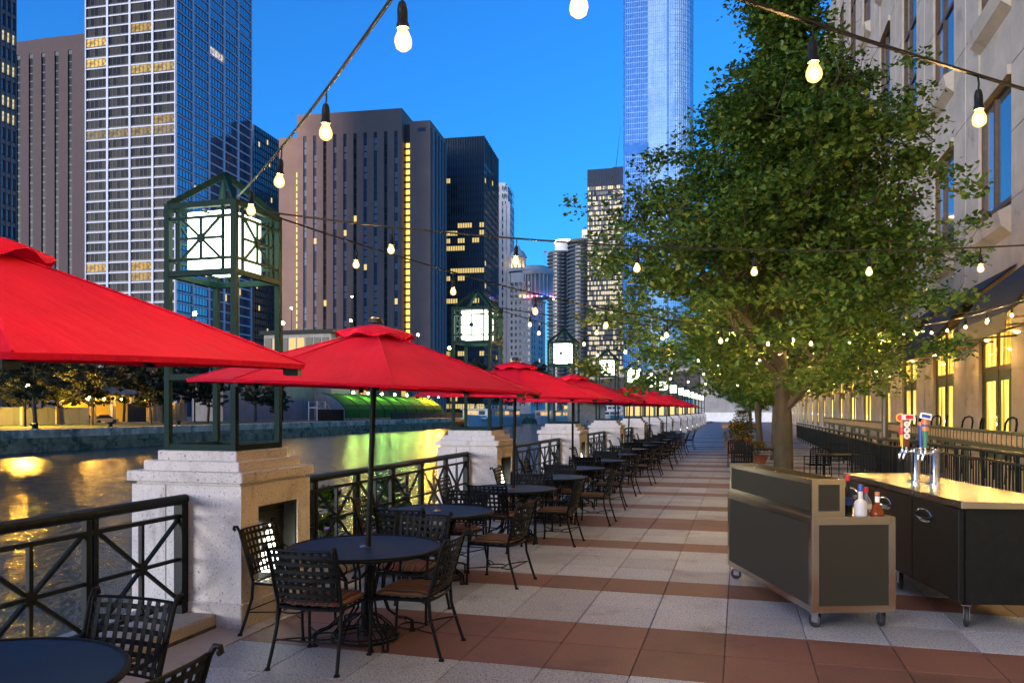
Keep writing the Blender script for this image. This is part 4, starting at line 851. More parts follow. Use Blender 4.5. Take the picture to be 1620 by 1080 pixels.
# flower planter, shrubs, wicker set far along the walk
def plant(name, loc, rx, h_, n, cols, label, leaf=.07, cat='plant', pot=None, group=None):
    e = empty(name, loc, 0, label, cat, group); rs = random.Random(int(loc[1]*10)); s = MB()
    for i in range(n):
        a = rs.uniform(0, 2*PI); f = rs.random()**.5; z = h_*rs.random()**.8; q = (1-.6*(z/h_)**2)*rx*f; p = Vector((q*math.cos(a), q*math.sin(a), z)); b_ = rs.uniform(0, 2*PI); dv = Vector((math.cos(b_), math.sin(b_), rs.uniform(-.2, .8))).normalized()*leaf*rs.uniform(.7, 1.4); w = dv.cross(Vector((0, 0, 1))).normalized()*leaf*.35
        s.mi = 0 if rs.random() < cols[0] else 1; s.add([p, p+dv*.5+w, p+dv, p+dv*.5-w], [(0, 1, 2, 3)])
    s.build('foliage', [M['leaf'], cols[1]], e, (0, 0, pot or 0))
    st = MB(); 
    for k in range(5): st.tube([(0.1*rx*math.cos(k), .1*rx*math.sin(k), -.02), (.4*rx*math.cos(k*1.26), .4*rx*math.sin(k*1.26), h_*.6)], .008, 4)
    st.build('stems', M['bark'], e, (0, 0, pot or 0))
    if pot: MB().lathe([(0, 0), (rx*.55, 0), (rx*.8, pot*.95), (rx*.86, pot), (rx*.76, pot), (rx*.7, pot*.9), (0, pot*.9)], 18).build('pot', M['terra'], e, smooth=True)
M['terra'] = mat('terracotta', (.25, .10, .05), .8, 0, .2, 8); M['orange'] = plain('orange_petals', (.6, .18, .02), .6); M['purple'] = plain('purple_petals', (.3, .08, .4), .6)
plant('flower_planter', (-.05, 31.5, 0), .62, .75, 1500, (.8, M['orange']), 'terracotta planter of orange flowers beside the walkway trees', .1, 'planter', .55)
plant('flower_planter', (.15, 44, 0), .7, 1.3, 1500, (.9, M['orange']), 'taller green planter farther along the tree row', .13, 'planter', .5)
plant('flower_planter', (.55, 28.2, 0), .5, .45, 900, (.7, M['orange']), 'low orange flower bowl near the second tree', .08, 'planter', .3)
for i, (y, l_) in enumerate(((7.3, 'broad-leaved green plant behind the railing just past the first pier'), (8.3, 'green leafy plant behind the railing beside the second table'), (10.1, 'green leafy plant behind the railing before the second pier'))):
    plant('leafy_plant', (-4.68, y+.1, .1), .24, .72, 150, (.97, M['purple']), l_, .2, 'plant', None, 'plants behind the railing')
def wick(x, y, a, l_):
    e = empty('wicker_armchair', (x, y, 0), a, l_, 'chair', 'wicker chairs far along the walk'); MB().bbox(-.36, .36, -.36, -.28, .1, .92, .02).build('backrest', M['bronze'], e); MB().bbox(-.3, .3, -.27, .36, .36, .46, .03).build('seat_cushion', M['c_cop'], e); MB().box(-.34, .34, -.28, .34, .22, .355).build('seat_base', M['bronze'], e)
    for sx in (-1, 1):
        MB().box(.31*sx-.04, .31*sx+.04, -.279, .34, .47, .64).build('arm', M['bronze'], e)
        for y_ in (-.25, .3): MB().box(.31*sx-.03, .31*sx+.03, y_-.03, y_+.03, 0, .219).build('leg', M['bronze'], e)
wick(-1.1, 72, 1.4, 'dark wicker armchair far down the walk, seen from the side'); wick(-.1, 70, .1, 'dark wicker armchair far down the walk, its back to the camera'); wick(1.0, 72.5, -1.5, 'dark wicker armchair far down the walk beside a tree')
e = empty('low_table', (0, 72.6, 0), 0, 'low dark table between the far wicker armchairs', 'table'); MB().bbox(-.4, .4, -.4, .4, .55, .6, .01).build('table_top', M['bronze'], e); MB().box(-.3, .3, -.3, .3, 0, .55).build('base', M['bronze'], e)
# abutment closing the promenade
e = empty('abutment_wall', (0, 0, 0), 0, 'grey stone abutment wall with pale base closing the end of the promenade', 'wall')
for i in range(6): MB().box(-6+i*4, -2.02+i*4, 131, 134, 1.5, 9.5).build('panel', M['concrete'], e)
MB().box(-6, 18, 130.6, 133.9, -.05, 1.49).build('base_course', M['white'], e)

# ------------------------------------------------------------------ string lights
sk = MB().lathe([(0, .0), (.012, 0), (.016, -.01), (.02, -.03), (.02, -.075), (.024, -.08), (.024, -.095), (0, -.096)], 10).mesh('socket', M['black'], True)
drop = MB().tube([(0, 0, .07), (.004, 0, .03), (0, 0, -.005)], .005, 5).mesh('lead', M['black'])
blb = MB().lathe([(.0, -.096), (.016, -.098), (.022, -.11), (.031, -.13), (.033, -.148), (.028, -.165), (.014, -.176), (0, -.178)], 10).mesh('bulb', M['bulb'], True)
core = MB().lathe([(0, -.118), (.011, -.124), (.017, -.138), (.017, -.148), (.010, -.160), (0, -.164)], 8).mesh('filament', M['core'], True)
def strand(p, q, sag, off, label, sp=1.15):
    p, q = Vector(p), Vector(q); L = (q-p).length; N = 28
    def at(s): 
        t = s/L; return p.lerp(q, t)-Vector((0, 0, 4*sag*t*(1-t)))
    e = empty('string_lights', p, 0, label, 'string lights', 'strings of warm bulbs over the terrace')
    MB().tube([at(L*i/N)-p for i in range(N+1)], .009, 5).build('cable', M['black'], e, smooth=True)
    s = off
    while s < L-.2:
        c = at(s)-p; o = put('socket', sk, e, c-Vector((0, 0, .07)), (random.uniform(-.06, .06), random.uniform(-.06, .06), 0)); put('lead', drop, o); b9 = put('bulb', blb, o); put('filament', core, b9); s += sp
LX = PX+.02+h; 
def lan(n, dy=0): return (LX, PY0+PP*n-.03+dy, 3.6)
strand(lan(0, -h), (1.8, -.5, 3.6), .22, .87, 'string of bulbs rising from the first lantern over the camera')
strand((-4.2, -.95, 3.6), (6.6, 9.75, 3.95), .36, .57, 'string of large bulbs crossing the top right above the bar carts')
strand((-4.2, -.95, 3.6), (6.6, 3.5, 3.95), .4, .6, 'string of bulbs passing above the camera towards the hotel')
strand(lan(0, .1), (6.6, 10.5, 3.95), .42, 1.15, 'string of bulbs crossing level from the first lantern to the hotel')
strand(lan(0, h), (3.7, 17.2, 3.65), .62, .8, 'string of bulbs drooping from the first lantern towards the tree')
strand(lan(1, -h), (6.5, 16.5, 4.1), .6, .7, 'string of bulbs from the second lantern to the near awning')
strand(lan(1, h), (3.95, 24.8, 4.2), .75, .9, 'string of bulbs from the second lantern to the steel pole')
strand(lan(2), (4.0, 24.95, 4.3), .7, .6, 'string of bulbs from the third lantern to the steel pole')
strand((4.05, 24.75, 4.2), (5.1, 11, 3.95), .35, .5, 'string of bulbs along the awnings from the steel pole')
strand(lan(3), (3.95, 25.05, 4.15), .65, .9, 'string of bulbs from the fourth lantern back to the pole')
strand(lan(3, h), (4.6, 42, 4.1), .8, .7, 'string of bulbs far back from the fourth lantern to the hotel')

# ------------------------------------------------------------------ far bank
t3 = make_tree(21, 9.5, [(2.6, .8), (3.3, 2.6), (4.5, 3.5), (6, 3.6), (7.5, 2.9), (8.8, 1.6), (9.6, .3)], 16000, .24, .17, 2.0); t3[1].materials.append(M['leaf_far'])
t4 = make_tree(33, 9, [(2.2, .8), (3.0, 2.9), (4.3, 3.9), (5.8, 3.8), (7.2, 2.6), (8.4, .6)], 16000, .24, .16, 1.9); t4[1].materials.append(M['leaf_far'])
FT = [(55, 88, 'nearest the water at the far left'), (38, 112, 'behind the street lamp'), (20, 128, 'at the left edge of the picture'), (92, 116, 'third from the left, forked low'), (118, 132, 'in front of the pale fence panels'), (146, 110, 'in front of the lit garage'), (196, 138, 'beside the dark garage door'), (238, 114, 'left of the first lantern posts'), (258, 122, 'behind the first lantern posts'), (330, 126, 'between the first lantern posts'), (404, 146, 'in front of the pale concrete block'), (438, 150, 'small and round beside the first pier'),
      (752, 262, 'above the nearest tour boat'), (800, 280, 'behind the small white boat'), (850, 285, 'above the second tour boat'), (900, 300, 'beyond the third lantern'), (945, 330, 'farthest, near the bridge')]
for i, (x, d, l_) in enumerate(FT):
    p = W(x, d); sc = (1.4, 1.3, 1.45, 1.25)[i % 4]*(1.4 if d > 200 else 1)*(.6 if 'small' in l_ and d < 200 else 1)
    tree('bank_tree', (t3, t4)[i % 2], (p.x, p.y, -.3), i*1.7, 'dark tree on the far bank, '+l_, sc, 'trees on the far bank')
# pale fence, garages and block along the far road
M['siding'] = mat('pale_siding', (.20, .235, .29), .7, 0, .08, .8); M['tan'] = mat('tan_siding', (.22, .19, .13), .8, 0, .15, .5)
M['glow_wall'] = emit('garage_wall_glow', (1, .55, .06), .035)  # back wall glows by itself, standing in for lamplight inside the garage
def faceX(parent, name, m_, y0, y1, z0, z1, x0=-97., x1=-96.6): return MB().box(x0, x1, y0, y1, z0, z1).build(name, m_, parent)
f = empty('panel_fence', (0, 0, 0), 0, 'low pale blue panel fence behind the trees on the far bank', 'fence')
for i in range(16): faceX(f, 'panel', M['siding'], 70+i*1.9, 71.82+i*1.9, -.3, 2.25)
for i in range(5): faceX(f, 'post', M['white'], 70+i*6, 70.25+i*6, -.3, 2.4, -96.6, -96.4)
gb_ = empty('parking_garage', (0, 0, 0), 0, 'low parking structure with amber lit openings on the far bank', 'building')
faceX(gb_, 'back_wall', M['glow_wall'], 101, 122.4, -.3, 4.2, -103, -102.6)
faceX(gb_, 'roof', M['concrete'], 100.8, 122.6, 4.2, 5.6, -103.5, -95.5); faceX(gb_, 'floor', M['concrete'], 100.8, 122.6, -.3, -.1, -103, -96)
for i in range(6): faceX(gb_, 'column', M['concrete'], 101+i*4.1, 101.7+i*4.1, -.1, 4.2)
faceX(gb_, 'garage_door', M['black'], 108.2, 112.4, -.1, 2.9, -96.55, -96.4); faceX(gb_, 'wall', M['tan'], 113.6, 122.6, -.1, 3.1, -96.55, -96.3)
for i in range(8): faceX(gb_, 'siding_rib', M['tan'], 113.8+i*1.1, 113.95+i*1.1, -.1, 3.1, -96.29, -96.2)
M['lampy'] = emit('sodium_lamp', (1, .5, .04), 560.); M['lampw'] = emit('green_white_lamp', (.55, 1, .2), 50.)
orb = MB().lathe([(0, -.28), (.2, -.2), (.28, 0), (.2, .2), (0, .28)], 10).mesh('globe', M['lampy'], True); orb2 = MB().lathe([(0, -.28), (.2, -.2), (.28, 0), (.2, .2), (0, .28)], 10).mesh('globe', M['lampw'], True)
M['lamplow'] = emit('garage_lamp', (1, .5, .06), 45.); orb3 = MB().lathe([(0, -.28), (.2, -.2), (.28, 0), (.2, .2), (0, .28)], 10).mesh('globe', M['lamplow'], True)
for x in (113, 140, 167, 200, 122): d = 132; p = W(x, d); o = put('wall_lamp', orb3, gb_, (-95.9, 100.8+(x-113)*.2, H(632, d)), (0, 0, 0), (.6, .6, .6))
M['lampt'] = emit('tall_street_lamp', (1, .5, .05), 110.); orb4 = MB().lathe([(0, -.28), (.2, -.2), (.28, 0), (.2, .2), (0, .28)], 10).mesh('globe', M['lampt'], True)
def lamp(x, d, y, l_, orbm=orb4, sc=1.):
    p = W(x, d); z = H(y, d); e = empty('street_lamp', (p.x, p.y, -.3), 0, l_, 'street lamp', 'street lamps across the river'); MB().tube([(0, 0, 0), (0, 0, z+.1)], [.14, .07], 8).build('post', M['iron'], e, smooth=True)
    put('globe', orbm, e, (0, 0, z+.4), (0, 0, 0), (sc, sc, sc)); MB().lathe([(0, z-.02), (.22, z), (.22, z+.1), (0, z+.1)], 10).build('collar', M['iron'], e)
lamp(40, 100, 608, 'glowing street lamp among the trees at the far left', orb, 1.7); lamp(140, 126, 631, 'low amber lamp by the parked cars', orb3, 1.3)
lamp(447, 158, 512, 'tall amber street lamp right of the first lantern', sc=1.3); lamp(555, 190, 508, 'tall amber street lamp above the second umbrella', sc=1.0); lamp(557, 235, 470, 'tallest amber street lamp against the brown hotel', sc=.9)
lamp(661, 210, 530, 'amber street lamp right of the second umbrella top', sc=1.1); lamp(711, 215, 551, 'amber street lamp left of the second lantern', sc=1.3); lamp(308, 135, 497, 'tall amber street lamp behind the near umbrella', sc=1.2); lamp(461, 210, 488, 'faint tall street lamp beside the dark tower', sc=.9)
M['blkc'] = mat('block_concrete', (.20, .19, .185), .9, 0, .12, .5)
blk = empty('concrete_block', (0, 0, 0), 0, 'plain pale concrete block building on the far bank', 'building')
for i in range(5): faceX(blk, 'wall_panel', M['blkc'], 134+i*7.5, 141.44+i*7.5, -.3, 8.4, -104, -97)
MB().box(-104.2, -96.8, 133.8, 171.7, 8.4, 8.8).build('parapet', M['concrete'], blk)
dkb = empty('low_glass_hall', (0, 0, 0), 0, 'low dark hall with flat roof and lit windows behind the umbrellas', 'building')
M['hall'] = panes('hall_glass', (.02, .05, .09), (.05, .08, .12), (1, .6, .1), .3, .3, .12, 0, .3, 0., .1)
MB().box(-122, -99, 172, 235, -.3, 10.5).build('wall', M['black'], dkb); MB().box(-123, -98, 171, 236, 10.5, 11.3).build('roof', M['awn'], dkb)
for i in range(16):
    s = MB(); s.k = (.07*i, 0, 0, 1); s.box(-98.95, -98.85, 173+i*3.9, 176.4+i*3.9, 5, 9.5); s.build('window', M['hall'], dkb)
    s = MB(); s.k = (.07*i+.03, 0, 0, 1); s.box(-98.95, -98.85, 173+i*3.9, 176.4+i*3.9, .5, 4.2); o = s.build('window', M['hall'], dkb)
hw = empty('pavilion', (0, 0, 0), 0, 'small pavilion with amber windows left of the second umbrella', 'building'); p0 = W(470, 190)
MB().box(-9, 9, 0, 14, -.3, 20).build('wall', M['concrete'], hw, (p0.x, p0.y, 0)); MB().box(-9.8, 9.8, -.8, 14.8, 20, 20.9).build('roof', M['awn'], hw, (p0.x, p0.y, 0))
M['pav'] = panes('pavilion_glass', (.05, .04, .02), (.08, .06, .03), (1, .62, .12), .2, .5, .12, 0, .3, 0., .1)
for i in range(8):
    for j in range(2): s = MB(); s.k = (.1*i+.03*j, 0, 0, 1); s.box(-8.7+2.2*i, -6.9+2.2*i, -.1, -.02, 11.6+4.1*j, 15+4.1*j); s.build('window', M['pav'], hw, (p0.x, p0.y, 0))
# green vaulted awning with lamps
ga = empty('green_vault_awning', (0, 0, 0), 0, 'long green vaulted canvas awning lit by a row of lamps across the river', 'awning')
M['gcanvas'] = fabric('green_canvas', (.05, .15, .02)); NB = 9; L0, L1 = 147., 203.
vp = [(-77.5, .2), (-77.5, 2.0), (-78.3, 3.1), (-79.6, 4.1), (-81.2, 4.9), (-83, 5.4)]
for i in range(NB):
    a, b_ = L0+(L1-L0)*i/NB, L0+(L1-L0)*(i+1)/NB-.06; s = MB(); s.add([(x, a, z) for x, z in vp]+[(x, b_, z) for x, z in vp], [(k, k+1, k+7, k+6) for k in range(5)]); s.build('canvas_panel', M['gcanvas'], ga)
    MB().tube([(x+.06, a-.03, z+.06) for x, z in vp], .07, 5).build('rib', M['iron'], ga)
MB().box(-83.5, -77.6, L0-.4, L0-.3, -.3, 2.0).build('end_wall', M['iron'], ga)
for i in range(8):
    o = put('lamp', orb2 if i < 6 else orb, ga, (-79.8, L0+8+i*7.2, 5.6), (0, 0, 0), (.9, .9, .9)); MB().bar((-.3, 0, .3), (-2.2, 0, -.3), .05, .05).build('lamp_arm', M['iron'], o)
e = empty('quay_screen', (0, 0, 0), 0, 'dark low screen railing in front of the green awning', 'fence')
for i in range(12): MB().box(-72.4, -72.2, 158+i*4.2, 162.1+i*4.2, .0, 1.35).build('panel', M['rail'], e)
for i in range(13): MB().box(-72.35, -72.25, 157.95+i*4.2, 158.05+i*4.2, -.3, 1.4).build('post', M['rail'], e)
st = empty('white_stair', (-84, 152, -.3), 0, 'small white steel stair beside the concrete block', 'stair')
MB().box(-1, 1, -6.5, -3, 2.6, 2.75).build('landing', M['white'], st)
for i in range(9): MB().box(-1, 1, -3+i*.42, -2.55+i*.42, 2.4-i*.28, 2.5-i*.28).build('step', M['white'], st)
for y in (-6.4, -3.1): 
    for x in (-.95, .95): MB().box(x-.06, x+.06, y-.06, y+.06, 0, 4.0).build('post', M['white'], st)
for x in (-.95, .95): MB().bar((x, -6.4, 3.9), (x, -3.0, 3.9), .07, .07).build('handrail', M['white'], st); MB().bar((x, -3.0, 3.9), (x, .9, 1.2), .07, .07).build('handrail', M['white'], st)
def car(x, d, c, l_):
    p = W(x, d); e = empty('parked_car', (p.x, p.y, -.28), R(80), l_, 'car', 'cars parked across the river'); m_ = plain('car_'+l_[:5], c, .25)
    s = MB(); s.add([(-2.2, y, z) for y in (-.85, .85) for z in (.3, .75)]+[(-1.4, y, .85) for y in (-.85, .85)]+[(1.2, y, .85) for y in (-.85, .85)]+[(2.15, y, z) for y in (-.85, .85) for z in (.3, .7)], [(0, 1, 3, 2), (1, 4, 5, 3), (4, 6, 7, 5), (6, 9, 11, 7), (8, 10, 11, 9), (0, 8, 9, 6, 4, 1), (2, 3, 5, 7, 11, 10), (0, 2, 10, 8)]); s.build('body', m_, e)
    s = MB(); s.add([(x_, y, .85) for y in (-.8, .8) for x_ in (-1.7, 1.3)]+[(x_, y, 1.4) for y in (-.65, .65) for x_ in (-1.1, .5)], [(0, 1, 5, 4), (2, 6, 7, 3), (0, 4, 6, 2), (1, 3, 7, 5), (4, 5, 7, 6)]); s.build('cabin', M['black'], e)
    for sx in (-1.35, 1.35):
        for sy in (-.86, .86): w = MB(); w.lathe([(0, -.1), (.3, -.1), (.32, 0), (.3, .1), (0, .1)], 14); w.xf(Matrix.Translation((sx, sy, .32)) @ Matrix.Rotation(PI/2, 4, 'X')); w.build('wheel', M['rubber'], e)
car(132, 124, (.5, .5, .48), 'white car parked on the far bank, left of two'); car(163, 126, (.3, .3, .3), 'silver car parked on the far bank, right of two')
for i, (x, y_) in enumerate(((54, 98.), (175, 108.), (282, 120.))):
    r_ = (x-810)/FPX; t_ = 70.7/-(FX+r_*RX); e = empty('mooring_bollard', (-70.7, t_*(FY+r_*RY), -.18), 0, 'teal mooring bollard on the far quay, %s from the left' % ORD[i], 'bollard', 'mooring bollards'); MB().lathe([(0, 0), (.35, 0), (.3, .1), (.22, .15), (.22, .4), (.38, .46), (.38, .6), (0, .66)], 12).build('body', M['green'], e, smooth=True); MB().box(-.6, .6, -.3, .3, -.02, .06).build('base', M['quay'], e)
# tour boats
M['hull'] = mat('boat_white', (.62, .64, .66), .4, 0, .06, .5); M['hullb'] = mat('boat_blue', (.05, .18, .35), .4, 0, .1, .5)
M['boatwin'] = panes('boat_glass', (.03, .05, .07), (.06, .08, .1), (1, .6, .2), .3, .45, .14)
def boat(X, Y, L, Bm, H1, decks, l_, top=None):
    e = empty('tour_boat', (X, Y, WL), 0, l_, 'boat', 'boats moored along the far quay'); n = 9; vs = []
    for i in range(n):
        f = i/(n-1); w = Bm/2*(1-(1-f/.35)**2.2 if f < .35 else 1)*.999+.05; zb = H1*(1+.35*(1-f)**2); y = L*f
        vs += [(-w*.75, y+(L*.04 if i == 0 else 0), -.3), (-w, y, zb), (w, y, zb), (w*.75, y+(L*.04 if i == 0 else 0), -.3)]
    MB().add(vs, [(4*i+k, 4*i+k+1, 4*i+k+5, 4*i+k+4) for i in range(n-1) for k in range(3)]+[(0, 1, 2, 3), (4*n-4, 4*n-3, 4*n-2, 4*n-1)]).build('hull', M['hull'], e)
    MB().box(-Bm*.44, Bm*.44, L*.12, L*.98, H1*.9, H1).build('deck', M['hull'], e)
    z = H1
    for k in range(decks):
        a, b_ = L*(.16+.12*k), L*(.96-.1*k); w = Bm*(.44-.05*k)
        MB().box(-w+.15, w-.15, a+.2, b_-.2, z, z+2.1).build('cabin', M['hull'], e); MB().box(-w-.2, w+.2, a-.5, b_+.3, z+2.1, z+2.3).build('roof', M['hull'], e)
        nw = int((b_-a)/2.2)
        for j in range(nw):
            s = MB(); s.k = (.05*j+.3*k, 0, 0, 1); s.box(w-.15, w-.10, a+.6+j*2.2, a+2.1+j*2.2, z+.7, z+1.7); s.build('window', M['boatwin'], e)
        for j in range(3):
            s = MB(); s.k = (.05*j+.6, 0, 0, 1); s.box(-w*.8+j*w*.55, -w*.8+w*.45+j*w*.55, a+.14, a+.2, z+.8, z+1.8); s.build('window', M['boatwin'], e)
        z += 2.3
    MB().tube([(0, L*.5, z), (0, L*.5, z+3)], .08, 5).build('mast', M['hull'], e)
    rl = MB()
    for sx in (-1, 1): rl.tube([(sx*Bm*.4, L*(.2+.07*i), z+.9) for i in range(9)], .05, 4)
    for sx in (-1, 1):
        for i in range(9): rl.box(sx*Bm*.4-.03, sx*Bm*.4+.03, L*(.2+.07*i)-.03, L*(.2+.07*i)+.03, z, z+.9)
    rl.build('guard_rail', M['hullb' if top else 'hull'], e)
boat(-65.5, 188, 40, 8, 2.4, 1, 'long white tour boat with wide windows behind the second pier'); boat(-57.5, 232, 22, 6, 2.0, 1, 'small white boat with blue upper deck between the tour boats', 1); boat(-58, 268, 44, 8.5, 1.8, 2, 'double-deck white tour boat with many windows by the third lantern'); boat(-52, 330, 46, 9, 1.8, 2, 'farthest white tour boat towards the bridge')
# bridge
br = empty('river_bridge', (0, 0, 0), 0, 'dark steel girder bridge crossing the river beyond the lantern row', 'bridge')
A, B_ = Vector((14, 132, 0)), Vector((-66, 262, 0)); bd_ = (B_-A); bl_ = bd_.length; rz0 = math.atan2(bd_.y, bd_.x); M['bsteel'] = mat('bridge_steel', (.045, .048, .055), .6, .2, .2, .4)
fr = empty('x', A, rz0); 
def bpart(n, m_, *a): o = MB().box(*a).build(n, m_, br); o.location = A; o.rotation_euler = (0, 0, rz0); return o
bpart('deck', M['bsteel'], 0, bl_, -12, 0, 9.2, 10.2); bpart('lower_deck', M['bsteel'], 0, bl_, -12, -.3, 4.4, 5.2)
for i in range(26): bpart('girder_panel', M['bsteel'], i*bl_/26+.1, (i+1)*bl_/26-.1, .02, .3, 5.25, 9.15); bpart('stiffener', M['bsteel'], i*bl_/26-.1, i*bl_/26+.09, .02, .5, 4.4, 10.2)
bpart('parapet', M['concrete'], 0, bl_, -.1, .25, 10.21, 11.1)
for x in (bl_*.28, bl_*.8): bpart('bridge_pier', M['concrete'], x-3, x+3, -11, -1, -3.5, 4.4)
bpy.data.objects.remove(fr)
lb = empty('lit_arcade', (0, 0, 0), 0, 'amber lit arcade under the bridge at the far river bend', 'building'); M['arc'] = emit('arcade_glow', (1, .6, .18), .16)
pA = W(985, 330); MB().box(0, 60, 0, 4, -2.4, 4.3).build('wall', M['concrete'], lb, pA)
for i in range(14): MB().box(1+i*4.2, 4.2+i*4.2, -.2, -.05, -.4, 3.4).build('arch_window', M['arc'], lb, pA); MB().box(.1+i*4.2, .9+i*4.2, -.4, -.02, -2.4, 4.3).build('pillar', M['concrete'], lb, pA)

# ------------------------------------------------------------------ skyline
class Tower:
    def __init__(s, name, label, xl, xc, xr, d, xv, ytop, group='towers of the skyline'):
        C = W(xc, d); r = (xv-810)/FPX; v = Vector((FX+r*RX, FY+r*RY, 0)).normalized(); s.rz = math.atan2(v.y, v.x)-PI/2; xh = Vector((v.y, -v.x, 0)); s.zt = H(ytop, d)
        def hit(px, u):   # distance along u from C to the ray through px
            q = W(px, 1); det = u.x*(-q.y)-u.y*(-q.x); return (-C.x*(-q.y)+C.y*(-q.x))/det
        s.w = hit(xl, -xh); s.dp = hit(xr, v) if xr > xc else 30.
        s.e = empty(name, (C.x, C.y, -.3), s.rz, label, 'building', group); s.d = d
    def box(s, name, m_, *a): return MB().box(*a).build(name, m_, s.e)
    def place(s, name, me, face, a, z, off=0., par=None):
        return put(name, me, par or s.e, (a, -off, z) if face == 0 else (off, a, z), (0, 0, 0) if face == 0 else (0, 0, PI/2))
    def fx(s, mb, face, a0, a1, o0, o1, z0, z1):
        if face == 0: mb.box(a0, a1, -o1, -o0, z0, z1)
        else: mb.box(o0, o1, a0, a1, z0, z1)
WARM = (1, .66, .2); YEL = (1, .72, .22)
M['t_white'] = mat('tower_white', (.66, .66, .70), .7, 0, .04, .1); M['t_dark'] = mat('tower_dark', (.03, .035, .042), .45, .2, .1, .2)
M['t_brown'] = mat('tower_brown', (.33, .20, .155), .85, 0, .08, .12, .1, 2.); M['t_brown2'] = mat('tower_brown_dark', (.105, .070, .066), .85, 0, .08, .12); M['t_pale'] = mat('tower_limestone', (.6, .56, .52), .85, 0, .1, .15)
M['t_grey'] = mat('tower_grey', (.13, .125, .125), .6, 0, .1, .2)
M['c_front'] = panes('tower_blinds', (.012, .016, .02), (.05, .047, .04), YEL, .52, .006, .16, 0, .4, 1., .06); M['c_side'] = panes('tower_blue_glass', (.05, .09, .16), (.05, .10, .20), WARM, .3, .012, .15, .25, .05, 2.); 
for k_ in ('c_side',): M[k_].node_tree.nodes['Principled BSDF'].inputs['IOR'].default_value = 2.2
def winmesh(w, h_, n, gm, fm, sill=.16, dp=.12):
    s = MB(); s.mi = 1; s.box(0, w, .0, .06, 0, h_*sill); s.mi = 0; pw_ = w/n
    for i in range(n):
        s.mi = 0; s.k = (.11*i+.03, 0, 0, 1); s.quad((i*pw_+.06, dp, h_*sill), ((i+1)*pw_-.06, dp, h_*sill), ((i+1)*pw_-.06, dp, h_), (i*pw_+.06, dp, h_)); s.mi = 1; s.k = (0, 0, 0, 1)
        if i: s.box(i*pw_-.06, i*pw_+.06, .02, dp+.02, h_*sill, h_)
    return s.mesh('window', [gm, fm])
def gridtower(T, cols, rows, z0, fh, frame, mats, pier, band, npan, lit=(), zb=0, extra=0):
    zt = z0+(rows+extra)*fh; T.box('core', M['t_dark'], -T.w+.5, -.5, .5, T.dp-.5, zb, zt+.3)
    for face, nc in enumerate(cols):
        if not nc: continue
        wid = T.w if face == 0 else T.dp; a_ = -T.w if face == 0 else 0; cw = wid/nc; mb = MB()
        for i in range(nc+1):
            c0 = a_+i*cw-pier/2; T.fx(mb, face, max(a_, c0), min(a_+wid, c0+pier), -.45 if 0 < i < nc else -.44, .25, zb, zt+1.5)
        for j in range(rows+extra+1): T.fx(mb, face, a_+.02, a_+wid-.02, -.45, .12, z0+j*fh-band/2, z0+j*fh+band/2)
        mb.build('facade_grid', frame, T.e); me = winmesh(cw-pier, fh-band, npan, mats[face], M['t_dark'])
        for j in range(rows):
            for i in range(nc):
                o = T.place('window', me, face, a_+i*cw+pier/2, z0+j*fh+band/2, -.1); o.color = lit.get((face, i, rows-1-j), (0, 0, 0, 1)) if lit else (0, 0, 0, 1)
        if extra:                  # storeys mostly above the picture: panes joined into one field
            s = MB()
            for j in range(rows, rows+extra):
                for i in range(nc):
                    for q in range(npan):
                        s.k = (random.random(), 0, 0, 1); u0 = a_+i*cw+pier/2; w1 = (cw-pier)/npan; T.fx(s, face, u0+q*w1+.06, u0+(q+1)*w1-.06, -.24, -.2, z0+j*fh+band/2+.45, z0+(j+1)*fh-band/2)
            tag(s.build('upper_window_field', mats[face], T.e), kind='stuff')
    T.box('roof', M['t_grey'], -T.w+.3, -.3, .3, T.dp-.3, zt+.2, zt+1.4); T.box('base_storeys', M['t_dark'], -T.w+.3, -.3, .3, T.dp-.3, -.3, max(zb, .2))
    return zt
# white gridded tower
T = Tower('white_grid_tower', 'tall apartment tower with a white concrete grid and blue glass side', 135, 278, 398, 260, 1078, 0); fh = 3.42; rows = 33; z0 = H(0, 260)+1.0-fh*(rows-1)
YL = (1, .62, .12, 1); lit = {(0, 0, 4): YL, (0, 0, 6): YL, (0, 2, 7): (.6, .4, .1, 1), (0, 3, 7): (.6, .4, .1, 1), (0, 2, 3): (.5, .3, .05, 1), (1, 2, 3): (.9, .7, .4, 1), (0, 3, 12): (.4, .26, .06, 1), (0, 1, 13): (.28, .2, .07, 1), (0, 2, 13): (.28, .2, .07, 1), (0, 3, 13): (.28, .2, .07, 1), (0, 0, 26): (.7, .4, .05, 1), (0, 2, 26): (.6, .35, .05, 1), (0, 2, 27): (.5, .3, .05, 1), (0, 0, 13): (.25, .18, .06, 1)}
gridtower(T, (4, 5), rows, z0, fh, M['t_white'], (M['c_front'], M['c_side']), .75, .42, 5, lit, extra=16)
# glass tower at the left edge
M['a_glass'] = panes('edge_tower_glass', (.05, .10, .18), (.08, .14, .22), (1, .85, .5), .4, .03, .14, .3, .05, 5.); M['a_glass'].node_tree.nodes['Principled BSDF'].inputs['IOR'].default_value = 2.2
T = Tower('blue_glass_tower', 'grey tower with blue windows cut by the left picture edge', -120, -42, 25, 165, 1170, 0)
rows = 26; fh = 3.5; z0 = 4.; gridtower(T, (8, 8), rows, z0, fh, M['t_grey'], (M['a_glass'], M['a_glass']), .35, .9, 1, {(1, i, j): (.9, .75, .35, 1) for i in (5, 6, 7) for j in (3, 5, 7, 8)})
